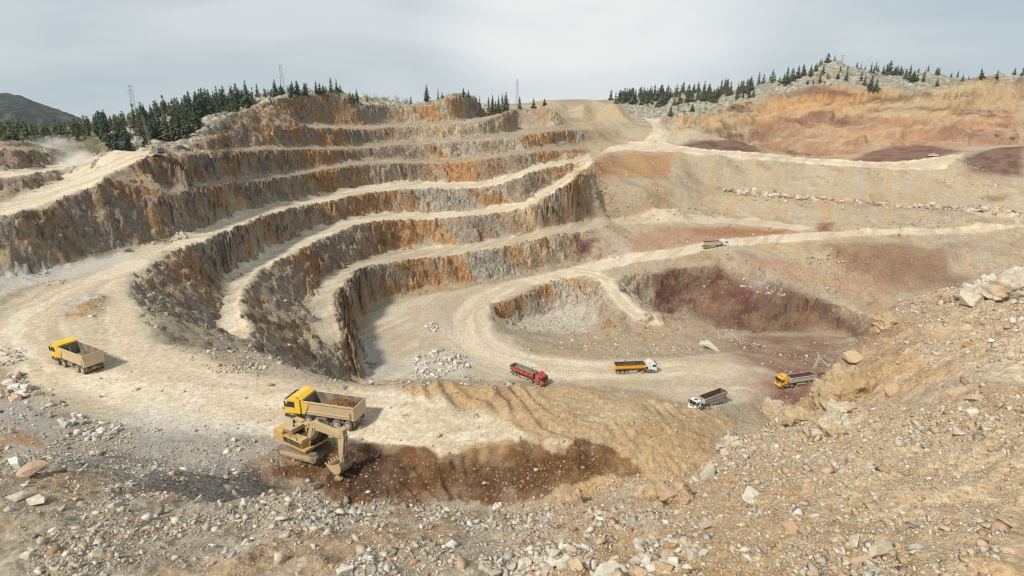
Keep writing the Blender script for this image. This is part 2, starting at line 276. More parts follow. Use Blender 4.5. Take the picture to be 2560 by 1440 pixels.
def beyond(P, dD, fz, ext=''):
    put([((1+dD/p[2])*PD(*p)[0], (1+dD/p[2])*PD(*p)[1], fz(*PD(*p))) for p in P][::-1], ext)
HI, LO = FG_EDGE[:14], FG_EDGE[14:27]
beyond(HI, 10, lambda x, y, z: z-14, 'r'); beyond(HI, 55, lambda x, y, z: -74 - (z+10)*0.2, 'r')
beyond(FG_EDGE[13:21], 7, lambda x, y, z: -33.5); beyond(FG_EDGE[13:19], 19, lambda x, y, z: -36)
beyond(FG_EDGE[20:32], 11, lambda x, y, z: -37.4)
for row in ([(0,1440,27),(200,1440,25),(400,1440,23),(640,1440,20.5),(850,1440,18.5),(1060,1440,16.6),(1280,1440,15),(1500,1440,13.9),(1700,1440,13),(2100,1440,13),(2350,1440,13.5),(2560,1440,14)],
            [(0,1300,35),(300,1320,30),(600,1330,26.5),(850,1340,22.5),(1100,1340,20.8),(1280,1345,19.6),(1480,1330,19),(1650,1300,20),(1900,1280,19.5),(2250,1250,19.5),(2560,1230,21)],
            [(1780,1210,25.5),(1950,1130,28),(2150,1050,30),(2350,980,32),(2560,930,33)], [(2250,860,38.5),(2400,830,39.5),(2560,800,41)]):
    put([PD(*p) for p in row], 'r' + ('l' if row[0][0] == 0 else ''))
put([(-9*math.sin(R(a))*-1, 9*math.cos(R(a)), z) for a, z in ((-60,-17),(-40,-16.4),(-20,-15.2),(0,-12.5),(20,-9.6),(40,-7.6),(60,-6))])
put([(4*math.sin(R(a)), 4*math.cos(R(a)), z) for a, z in ((-60,-15),(-30,-13.5),(0,-10.5),(30,-7.5),(60,-5))])
# grey scree shelf on the left and the brown working pit
for x, y, z in ((100,1090,-33),(300,1130,-33.6),(480,1170,-34.2),(640,1180,-35),(700,1130,-35.2),(760,1170,-35.6),(200,1030,-34.4),(50,1010,-34),(0,960,-34.6),(500,1100,-34.6)): put([PZ(x, y, z)])
put([PZ(*p) for p in [(0,1085,-32.4),(60,1090,-32.2),(110,1110,-32.6),(140,1130,-33.2)]], 'l'); put([PZ(*p) for p in [(-30,990,-34.8),(0,985,-34.8)]], 'l'); put([PZ(*p) for p in [(-30,860,-36),(0,840,-36)]], 'l')
LZ([(780,1150,-35.8),(850,1122,-35.2),(920,1110,-34.9),(1000,1120,-34.7),(1090,1142,-34.5),(1160,1135,-34.3),(1250,1105,-33.8),(1330,1092,-33.4),(1370,1112,-33.3),(1420,1112,-33),(1445,1078,-32.6),(1500,1105,-33),(1560,1150,-33.8),(1620,1160,-34)], n=4)
LZ([(810,1212,-37),(850,1190,-36.6),(930,1186,-36.3),(1050,1200,-36),(1180,1198,-35.8),(1300,1180,-35.3),(1420,1180,-34.8),(1520,1180,-34.7),(1600,1188,-34.6)], n=4)
LZ([(840,1250,-37.6),(930,1250,-37.4),(1100,1245,-37),(1300,1230,-36.3),(1420,1215,-35.6),(1540,1205,-35.2)], n=4)
TP = np.array(TP); TP = TP[(TP[:, 1] > -60) & (np.hypot(TP[:, 0], TP[:, 1]) < 1100)]
# thin out points that all but coincide
key = np.round(TP[:, :2]/0.35).astype(np.int64); _, ui = np.unique(key, axis=0, return_index=True); TP = TP[np.sort(ui)]
# ------------------------------------------------------------------ polar height grid about the viewpoint
NA = 1363; A0, A1 = R(-64), R(64)
AZ = np.linspace(A0, A1, NA)
rr = [1.5]
while rr[-1] < 950:
    r = rr[-1]
    d = min(max(0.0045*r, 0.05), 0.5)
    if 215 < r < 345: d = 0.36
    if r > 450: d = 0.5 + (r-450)*0.006
    rr.append(r+d)
RR = np.array(rr); NR = len(RR)
def tin_raster(TP):
    V = [Vector(p[:2]) for p in TP]
    vs, es, fs, ov, oe, of = delaunay_2d_cdt(V, [], [], 0, 1e-4)
    Z = np.array([TP[o[0]][2] if o else 0 for o in ov]); XY = np.array([v[:] for v in vs])
    H = np.full((NA, NR), np.nan, np.float32)
    az = np.arctan2(XY[:, 0], XY[:, 1]); ra = np.hypot(XY[:, 0], XY[:, 1])
    sA, cA = np.sin(AZ), np.cos(AZ)
    for f in fs:
        f = list(f); p = XY[f]; z = Z[f]
        i0 = max(0, int(np.searchsorted(AZ, az[f].min()))-1); i1 = min(NA, int(np.searchsorted(AZ, az[f].max()))+1)
        # an edge passes nearer to the viewpoint than its ends: bound the range by the distance to the edges
        rmin = ra[f].min()
        for k in range(3):
            a, b = p[k], p[(k+1) % 3]; d = b-a; L2 = d@d
            if L2 > 0: t = min(1, max(0, -(a@d)/L2)); rmin = min(rmin, np.hypot(*(a+t*d)))
        j0 = max(0, int(np.searchsorted(RR, rmin))-1); j1 = min(NR, int(np.searchsorted(RR, ra[f].max()))+1)
        if i1 <= i0 or j1 <= j0: continue
        den = (p[1,1]-p[2,1])*(p[0,0]-p[2,0]) + (p[2,0]-p[1,0])*(p[0,1]-p[2,1])
        if abs(den) < 1e-9: continue
        X = sA[i0:i1, None]*RR[None, j0:j1]; Y = cA[i0:i1, None]*RR[None, j0:j1]
        a = ((p[1,1]-p[2,1])*(X-p[2,0]) + (p[2,0]-p[1,0])*(Y-p[2,1]))/den
        b = ((p[2,1]-p[0,1])*(X-p[2,0]) + (p[0,0]-p[2,0])*(Y-p[2,1]))/den
        c = 1-a-b
        m = (a >= -1e-6) & (b >= -1e-6) & (c >= -1e-6)
        if m.any():
            S = H[i0:i1, j0:j1]; S[m] = (a*z[0]+b*z[1]+c*z[2])[m]
    for i in range(NA):                                             # carry the last known height outwards
        h = H[i]; k = np.where(~np.isnan(h))[0]
        if len(k): H[i] = np.interp(np.arange(NR), k, h[k])
    bad = np.where(np.isnan(H[:, 0]))[0]; ok = np.where(~np.isnan(H[:, 0]))[0]
    for i in bad: H[i] = H[ok[np.argmin(abs(ok-i))]]
    return H
H0 = tin_raster(TP)
def samp(G, x, y):
    """bilinear look-up of a polar grid at world x, y"""
    a = (np.arctan2(x, y)-A0)/(A1-A0)*(NA-1); r = np.interp(np.hypot(x, y), RR, np.arange(NR))
    a = np.clip(a, 0, NA-1.001); r = np.clip(r, 0, NR-1.001)
    i = a.astype(np.int32); j = r.astype(np.int32); fa = (a-i).astype(np.float32); fr = (r-j).astype(np.float32)
    return (G[i, j]*(1-fa)+G[i+1, j]*fa)*(1-fr) + (G[i, j+1]*(1-fa)+G[i+1, j+1]*fa)*fr
GX = (np.sin(AZ)[:, None]*RR[None, :]).astype(np.float32); GY = (np.cos(AZ)[:, None]*RR[None, :]).astype(np.float32)
GR = np.broadcast_to(RR[None, :], GX.shape).astype(np.float32)
def blur(G, ka, kr):
    def b1(G, k, ax):
        if k < 1: return G
        c = np.cumsum(np.concatenate([np.repeat(np.take(G, [0], ax), k+1, ax), G, np.repeat(np.take(G, [-1], ax), k, ax)], ax), ax, dtype=np.float64)
        n = G.shape[ax]
        return ((np.take(c, range(2*k+1, 2*k+1+n), ax) - np.take(c, range(0, n), ax))/(2*k+1)).astype(np.float32)
    return b1(b1(G, ka, 0), kr, 1)
def slope_of(H):
    gr = np.gradient(H, axis=1)/np.gradient(RR)[None, :]
    ga = np.gradient(H, axis=0)/((A1-A0)/(NA-1)*RR[None, :])
    return np.sqrt(gr*gr+ga*ga)
def hit(x, y, G=None):
    """first ground point on the line of sight through a photo pixel"""
    G = H0 if G is None else G
    a, b, t = ray(x, y); i = (math.atan2(a, b)-A0)/(A1-A0)*(NA-1); i = min(max(i, 0), NA-1.001); k = int(i); f = i-k
    h = G[k]*(1-f)+G[k+1]*f
    m = h >= -t*RR
    j = int(np.argmax(m)) if m.any() else NR-1
    if j > 0 and m.any():
        d0 = -t*RR[j-1]-h[j-1]; d1 = h[j]+t*RR[j]; q = d0/(d0+d1+1e-9); r = RR[j-1]+(RR[j]-RR[j-1])*q
    else: r = RR[j]
    return (a*r, b*r, -t*r)
# ------------------------------------------------------------------ surface detail
Hb = blur(H0, 2, 2)
near = sst(75, 45, GR)                                              # 1 in the near foreground
far = sst(480, 560, GR)
amp = 0.25 + 0.75*sst(60, 120, GR)
wx = amp*(1.8*sst(120, 160, GR)*vn2(GX/24, GY/24, 2)+1.6*fbm(GX/11, GY/11, 3, 3) + 0.6*fbm((GX+H0*.9)/3.8, (GY-H0*.8)/3.8, 7, 2) + 0.35*vn2((GX-H0)/1.4, (GY+H0)/1.4, 9))
wy = amp*(1.8*sst(120, 160, GR)*vn2(GX/24, GY/24, 22)+1.6*fbm(GX/11, GY/11, 23, 3) + 0.6*fbm((GX+H0*.9)/3.8, (GY-H0*.8)/3.8, 27, 2) + 0.35*vn2((GX-H0)/1.4, (GY+H0)/1.4, 29))
def blocks(x, y, z, a, b, sd):
    q = np.floor((x*.86+y*.5)/a+.6*vn2(x/a/2, z/b/2, sd)).astype(np.int64); r_ = np.floor((y*.86-x*.5)/a+.6*vn2(y/a/2, z/b/2, sd+1)).astype(np.int64); t_ = np.floor(z/b+.7*vn2(x/a/1.5, y/a/1.5, sd+2)).astype(np.int64)
    return _h(q, r_, t_, sd), _h(q, r_, t_, sd+3)
for a_, b_, k_, sd_ in ((6.5, 4.5, 1.5, 3), (3.0, 2.4, 0.9, 13), (1.4, 1.2, 0.4, 23)):  # rock breaks along joints: each block stands out or back as one
    bx, by = blocks(GX, GY, H0, a_, b_, sd_); m_ = amp*sst(100, 150, GR)
    wx = wx*0.9+k_*m_*bx; wy = wy*0.9+k_*m_*by
H1 = samp(H0, GX+wx, GY+wy)
Hf = blur(H1, 5, 5)                                                  # softer where there is no cut rock face
SL0 = slope_of(blur(H0, 1, 1))
def hits(px, step=24, G=None):
    o = []
    for i in range(len(px)):
        a, b = px[i], px[(i+1) % len(px)]; n = max(1, int(math.hypot(b[0]-a[0], b[1]-a[1])/step))
        for k in range(n): o.append(hit(a[0]+(b[0]-a[0])*k/n, a[1]+(b[1]-a[1])*k/n, G)[:2])
    return np.array(o, np.float32)
def span(P, m):
    a = np.arctan2(P[:, 0], P[:, 1]); r = np.hypot(P[:, 0], P[:, 1]); da = m/max(r.min(), 8)
    i0 = max(0, int(np.searchsorted(AZ, a.min()-da))-1); i1 = min(NA, int(np.searchsorted(AZ, a.max()+da))+1)
    d = 0                                                            # chords pass nearer than their ends
    j0 = max(0, int(np.searchsorted(RR, r.min()*0.93-m))-1); j1 = min(NR, int(np.searchsorted(RR, r.max()+m))+1)
    return slice(i0, max(i1, i0+1)), slice(j0, max(j1, j0+1))
def dist_poly(P, x, y, closed=True):
    d = np.full(x.shape, 1e9, np.float32); ins = np.zeros(x.shape, bool); n = len(P)
    for i in range(n if closed else n-1):
        a, b = P[i], P[(i+1) % n]; e = b-a; L2 = float(e@e)+1e-9
        px, py = x-a[0], y-a[1]; t = np.clip((px*e[0]+py*e[1])/L2, 0, 1)
        d = np.minimum(d, (px-t*e[0])**2+(py-t*e[1])**2)
        if closed:
            c = (a[1] > y) != (b[1] > y)
            if abs(e[1]) > 1e-9: ins ^= c & (x < e[0]*(y-a[1])/e[1]+a[0])
    d = np.sqrt(d)
    return np.where(ins, d, -d) if closed else d
def area(P, soft=1.0, wob=1.0, seed=0, fine=0.0):
    """weight of a world-space patch with an uneven edge -> (slices, weight)"""
    P = np.asarray(P, np.float32)[:, :2]; s = span(P, soft+2*wob+1)
    x, y = GX[s], GY[s]; q = max(3.0, wob*4)
    x = x+wob*fbm(x/q, y/q, 40+seed, 3); y = y+wob*fbm(x/q, y/q, 60+seed, 3)
    if fine: x = x+fine*fbm(GX[s]/.9, GY[s]/.9, 41+seed, 3); y = y+fine*fbm(GX[s]/.9, GY[s]/.9, 61+seed, 3)
    return s, sst(-soft, soft, dist_poly(P, x, y))
def strip(P, half, soft=1.0, wob=0.6, seed=0):
    P = np.asarray(P, np.float32)[:, :2]; s = span(P, half+soft+2*wob+1)
    x, y = GX[s], GY[s]
    x = x+wob*fbm(x/5, y/5, 80+seed, 3); y = y+wob*fbm(x/5, y/5, 90+seed, 3)
    d = dist_poly(P, x, y, False)
    return s, sst(half+soft, half-soft, d), d
ROAD = np.zeros(GX.shape, np.float32)                               # trodden, graded surfaces
def mark(M, sw, v=1.0):
    s, w_ = sw[0], sw[1]; M[s] = np.maximum(M[s], w_*v)
def pair(t, c): return [p[:2] for p in t] + [p[:2] for p in c][::-1]
ROADS = [(pair(BD_T[40:], BD_C), 1.0), (pair(BE_T, BE_C), 0.9), (pair(BF_T, BF_C), 0.75), (pair(RG_T, RG_C), 1.0), (pair(BF_T2, BF_C2), .55),
         (pair(US_B, US_F[:60]), 1.0), (pair(RH_B, RH_C), 1.0), (pair(RI_B, RI_F), 1.0)]
for k, (P, v) in enumerate(ROADS): mark(ROAD, area(P[::3], 1.2, 0.8, k), v)
FPIT = [(905,950),(890,880),(930,785),(1000,748),(1200,714),(1300,705),(1380,690),(1290,740),(1225,780),(1240,830),(1330,885),(1500,900),(1700,890),(1850,880),(1930,950),(1880,1005),(1780,1020),(1600,975),(1400,957),(1200,947),(1000,947)]
PLAT = [(0,775),(70,727),(130,700),(230,655),(352,632),(415,640),(337,692),(337,748),(373,838),(422,874),(540,905),(724,948),(900,968),(1000,980),(1100,1005),(1250,1042),(1350,1085),(1250,1104),(1160,1130),(1090,1138),(1000,1114),(920,1104),(880,1085),(700,1062),(500,1072),(400,1078),(300,1060),(210,1035),(140,985),(80,940),(40,900),(0,900)]
S_PIT = area(hits(FPIT), 1.5, 1.5, 11); S_PLAT = area(hits(PLAT), 1.2, 1.2, 12)
mark(ROAD, S_PIT, 0.8); mark(ROAD, S_PLAT, 0.9)
T_PIT = [hit(*p)[:2] for p in spline([(1280,714),(1215,745),(1180,785),(1185,840),(1230,880),(1330,912),(1480,925),(1650,925),(1800,925),(1920,935)], 3)]
T_P1 = [hit(*p)[:2] for p in spline([(400,618),(340,645),(312,690),(292,735),(315,790),(335,840),(385,900),(500,955),(700,1010),(900,1060),(1100,1090),(1230,1085)], 3)]
T_P2 = [hit(*p)[:2] for p in spline([(330,660),(250,690),(150,740),(50,795),(35,850),(110,910),(250,960),(450,1010),(700,1040)], 3)]
T_SP = [hit(*p)[:2] for p in spline([(1440,678),(1500,692),(1530,722),(1555,752),(1590,785),(1640,800)], 3)]
T_K = [hit(*p)[:2] for p in spline([(1880,652),(1941,659),(2012,676),(2117,691),(2187,710),(2245,732)], 3)]
T_J = [p[:2] for p in RJ] if len(RJ[0]) == 2 else [PZ(*p)[:2] for p in spline(RJ, 4)]
TRK = [(T_PIT, 6.5, 1.0), (T_P1, 3.6, 1.0), (T_P2, 3.4, 1.0), (T_SP, 3.2, 0.8), (T_J, 5.5, 1.0)]
TRACK = np.zeros(GX.shape, np.float32); RUT = np.zeros(GX.shape, np.float32)
for k, (P, h_, v) in enumerate(TRK):
    s, w_, d = strip(P, h_, 1.6, 0.8, k); TRACK[s] = np.maximum(TRACK[s], w_*v); ROAD[s] = np.maximum(ROAD[s], w_*0.9)
    RUT[s] = np.maximum(RUT[s], w_*(0.5+0.5*np.cos(d*2*math.pi/1.9)))
for P, v in ((BD_T[40:], 1), (BE_T, .9), (BF_T, .6)):               # wheel lines on the bench roads
    pass
azd = np.degrees(AZ)[:, None]
FACE = sst(0.8, 1.25, slope_of(blur(H1, 1, 1)))*sst(60, 85, GR)*(1-0.85*sst(6, 9, azd+0*GX)*sst(285, 300, GR)*sst(470, 455, GR))
FACE = np.maximum(FACE, blur(FACE, 2, 2))
s, w_ = area([PD(*p) for p in [(1352,256,470),(1400,292,432),(1455,306,430),(1560,314,430),(1600,305,480),(1560,262,520),(1530,248,560),(1350,246,560)]], 4, 3, 9); FACE[s] *= 1-w_
H2 = H1*FACE + Hf*(1-FACE)
H2 = np.maximum(H2, blur(H2, 4, 4)-0.45*FACE)                      # fallen rock gathers at the foot of a face
H2 = H2*(1-far) + Hb*far
# lumps: bedrock knobs on the two hills, ledges on faces, cobbles underfoot
azd = np.degrees(AZ)[:, None]
def azline(P):
    a, d, z = azD(P); return np.interp(AZ, a, d, left=1e6, right=1e6)[:, None]
WTOP = LD([(1716,288,520),(1815,281,525),(1829,263,535),(1888,245,553),(1952,235,556),(2029,219,561),(2117,214,561),(2187,226,559),(2293,224,561),(2381,226,561),(2427,210,561),(2560,200,561)]) if False else [PD(*p) for p in [(1560,292,512),(1716,289,515),(1800,283,520),(1829,264,535),(1888,246,553),(1952,236,556),(2029,220,561),(2117,215,561),(2187,227,559),(2293,225,561),(2381,227,561),(2427,211,561),(2560,201,561),(2900,200,561)]]
hillR = sst(-1, 5, GR-azline(WTOP) + 3*fbm(GX/14, GY/14, 5, 3))
RKL = [PD(*p) for p in [(226,384,262),(245,382,236),(330,381,223),(440,372,224)]] + list(RK) + list(RK2)
hillL = sst(-1, 4, GR-azline(RKL) + 3*fbm(GX/14, GY/14, 6, 3))
WTOE = [PD(*p) for p in [(1700,312,455),(1760,330,445),(1820,350,470),(1884,368,480),(1960,388,470),(2040,396,450),(2110,388,450),(2187,372,455),(2260,366,460),(2330,363,470),(2440,362,470),(2560,358,480),(2900,358,480)]]
wallR = sst(-6, 6, GR-azline(WTOE))*(1-hillR)
hill = np.maximum(hillR, hillL)
f1, f2, cid = worley(GX/9+0.5*fbm(GX/9, GY/9, 4, 2), GY/9, 3); g1, g2, gid = worley(GX/3.4, GY/3.4, 8)
zt_ = H2+1.6*fbm(GX/30, GY/30, 19, 3); sp_ = 8.5; fr_ = zt_/sp_-np.floor(zt_/sp_)
for a_, b_, k_, sd_ in ((14, 9, 2.6, 43), (6.5, 5, 1.1, 53)): H2 += wallR*k_*blocks(GX, GY, H1, a_, b_, sd_)[0]
H2 += wallR*0.95*(sp_*(np.floor(zt_/sp_)+sst(.45, .78, fr_)+.12*fr_-.06)-zt_)
q1, q2, qi = worley(GX/13+.4*fbm(GX/12, GY/12, 16, 2), GY/13, 31)
H2 += wallR*(4.5*fbm(GX/24, GY/24, 17, 4) + 3.0*(0.5-q1)*np.clip(qi+.4, 0, 1) + 1.6*(0.5-g1)*np.clip(gid+.3, 0, 1) + 1.0*np.round(H1/4.5)*0)
H2 += hill*(4.2*(0.55-f1)*np.clip(0.5+cid, 0, 1) + 1.1*(0.5-g1) + 1.8*fbm(GX/20, GY/20, 15, 3))
lump = (1-FACE)*(1-hill)*(1-ROAD)
mid = sst(60, 95, GR)*(1-far)
H2 += mid*lump*(0.55*fbm(GX/7, GY/7, 31, 4) + 0.9*fbm(GX/16, GY/16, 32, 3)*sst(10, 16, azd+0*GX)*sst(215, 240, GR)*sst(430, 400, GR) + 0.30*np.maximum(0, 0.42-g1)*2)
H2 += mid*FACE*(0.5*fbm(GX/2.2+H1/3, GY/2.2-H1/3, 33, 3))
H2 += (1-near)*ROAD*(0.10*fbm(GX/6, GY/6, 35, 3) - 0.05*RUT)
q_ = worley(GX/4.2+.5*fbm(GX/3, GY/3, 18, 2), GY/4.2, 33)
c1, c2, ci = worley(GX/1.7+0.3*vn2(GX, GY, 2), GY/1.7, 12); e1, e2, ei = worley(GX/0.55, GY/0.55, 14)
nb = sst(70, 52, GR)
edge_ = sst(16, 22, GR)*sst(40, 30, GR)*sst(14, 4, azd+0*GX)
H2 += nb*(1-ROAD)*((0.60-0.30*edge_)*fbm(GX/7, GY/7, 41, 4) + 1.1*(0.52-q_[0])*np.clip(q_[2], 0, 1)*sst(8, 18, azd+0*GX)*sst(18, 26, GR)+0.22*np.abs(fbm(GX/1.5, GY/2, 47, 3))*sst(0, 12, azd+0*GX) + 0.30*fbm(GX/1.6, GY/1.6, 43, 3) + 0.30*np.clip(0.45-c1, 0, 1)*(ci > 0.1) + 0.13*np.clip(0.5-e1, 0, 1) + 0.05*fbm(GX/0.35, GY/0.35, 45, 2))
# raking furrows in the worked bank, low mound on the plateau, bunds
BANK = [(990,962),(1130,951),(1290,965),(1450,964),(1660,1005),(1800,1032),(1850,1060),(1740,1130),(1650,1195),(1500,1212),(1270,1255),(1000,1255),(830,1250),(800,1150),(920,1112),(1090,1142),(1250,1106),(1350,1085),(1250,1042),(1050,1005)]
s, wb = area(hits(BANK), 1.5, 1.0, 13)
x, y = GX[s], GY[s]; q = 1.1*fbm(x/9, y/9, 51, 2)
H2[s] += wb*(0.26*np.sin((x*0.75+y*0.35+3*q)*4.2)*sst(-0.2, 0.4, fbm(x/7, y/7, 52, 2)) + 0.5*fbm(x/4.5, y/4.5, 53, 3))
ISLE = [(140,790),(165,762),(205,745),(250,738),(268,752),(262,782),(235,800),(190,806)]
s, wp = area(hits([(800,1170),(850,1128),(1000,1122),(1160,1140),(1330,1100),(1440,1100),(1600,1188),(1500,1210),(1270,1250),(1000,1250),(840,1240)]), .8, .8, 15); gq_ = fbm(GX[s]/6, GY[s]/6, 58, 3); H2[s] += wp*(.22*fbm(GX[s]/2.6, GY[s]/2.6, 58, 3)+.10*np.sin((GX[s]*.35+GY[s]*.94+4*gq_)*5.2)+.10*np.abs(fbm(GX[s]/.9, GY[s]/.9, 59, 2)))
s, wi = area(hits(ISLE), 1.6, 0.8, 14); wi_full = np.zeros_like(ROAD); wi_full[s] = wi; H2[s] += wi*(0.9+0.8*fbm(GX[s]/3, GY[s]/3, 55, 3)); ROAD[s] *= (1-wi); TRACK[s] *= 1-wi
H2 = H2*(1-.8*wallR)+blur(H2, 1, 1)*.8*wallR; sm_ = blur(H2, 5, 6); rd_ = ROAD*(1-FACE)*(1-near)*(1-wi_full); H2 = H2*(1-.85*rd_)+sm_*.85*rd_
H = H2.astype(np.float32)
for P, hgt in ((BD_C, .7), (BE_C, .8), (BF_C, .7), (RG_C, .6), (US_B[:-4], .8), (RH_C, .7), (RI_F, .5)):   # bunds along the outer edges
    s, w_, d = strip(P[::2], 1.4, 0.7, 0.5, 3); H[s] += w_*hgt*np.clip(0.75+0.8*fbm(GX[s]/2.2, GY[s]/2.2, 57, 2), 0, 1.4)
# ------------------------------------------------------------------ what the ground is made of
C = np.empty(GX.shape+(3,), np.float32)
def lin(*c): return np.array(c, np.float32)
def blend(s, w_, c):
    C[s] += (lin(*c)-C[s])*w_[..., None]
ALL = (slice(None), slice(None))
C[:] = lin(.28, .228, .16)
nA = fbm(GX/26, GY/26, 61, 4); nB = fbm(GX/9+H/6, GY/9, 63, 4); nC = fbm((GX+H*0.3)/4.2, (GY+H*0.3)/4.2, 65, 3); nD = fbm(GX/55, GY/55, 67, 3)
blend(ALL, sst(0.0, 0.5, nB)*0.5, (.40, .36, .27)); blend(ALL, sst(0.05, 0.45, nA)*0.5, (.34, .25, .15))
# cut rock: grey and tan limestone with ochre and brown seams
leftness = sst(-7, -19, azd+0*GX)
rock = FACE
zx, zy = GX+H*.9, GY-H*.7
bz = fbm(zx/34, zy/34, 361, 4)+.35*fbm(zx/9, zy/9, 362, 3); bz2 = fbm(zx/28+50, zy/28, 363, 4)+.35*fbm(zx/8, zy/8, 364, 3)
blend(ALL, rock, (.385, .31, .205))
blend(ALL, rock*sst(-0.05, 0.3, nC+0.35*nB), (.44, .37, .26))
blend(ALL, rock*sst(0.05, 0.30, nB+0.3*nD)*0.8, (.34, .19, .075))
blend(ALL, rock*sst(0.12, 0.4, -nB+0.5*nC)*0.8, (.30, .29, .26))
blend(ALL, rock*sst(0.15, 0.4, nA-0.4*nC)*0.6, (.26, .15, .075))
blend(ALL, rock*sst(.08, .26, bz)*.8, (.47, .385, .255)); blend(ALL, rock*sst(.12, .30, -bz)*.7, (.30, .275, .235)); blend(ALL, rock*sst(.06, .26, bz2)*.85, (.36, .175, .055)); blend(ALL, rock*sst(.20, .38, -bz2)*.55, (.20, .12, .065))
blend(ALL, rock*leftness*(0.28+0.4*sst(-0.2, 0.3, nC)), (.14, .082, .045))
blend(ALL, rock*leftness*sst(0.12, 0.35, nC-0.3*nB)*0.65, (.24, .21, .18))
# right-hand scree slopes, streaked down the fall line
st = fbm(AZ[:, None]*75+1.2*fbm(GX/30, GY/30, 70, 2), GR/26, 71, 4)
scr = sst(6, 9, azd+0*GX)*(1-far)*sst(200, 230, GR)*(1-ROAD)
blend(ALL, scr*0.9, (.34, .285, .20)); blend(ALL, scr*sst(0.12, 0.5, st+.5*nC+.4*nA)*0.45, (.38, .25, .12)); blend(ALL, scr*sst(0.15, 0.5, -st+.5*nB)*0.35, (.40, .37, .295))
blend(ALL, scr*sst(0.05, 0.4, nB-0.3*st)*0.55, (.26, .165, .10))
blend(ALL, hill, (.20, .185, .13)); blend(ALL, hill*sst(0.50, 0.22, g1)*0.8, (.42, .405, .35)); blend(ALL, hill*sst(0.05, 0.35, nB)*0.6, (.17, .155, .10)); blend(ALL, hillL*sst(-.1, .3, nC)*.5, (.21, .18, .125))
blend(ALL, sst(-34.2, -35, azd+0*GX)*sst(245, 262, GR)*(1-ROAD), (.13, .12, .07))
RKM = np.ones_like(ROAD)
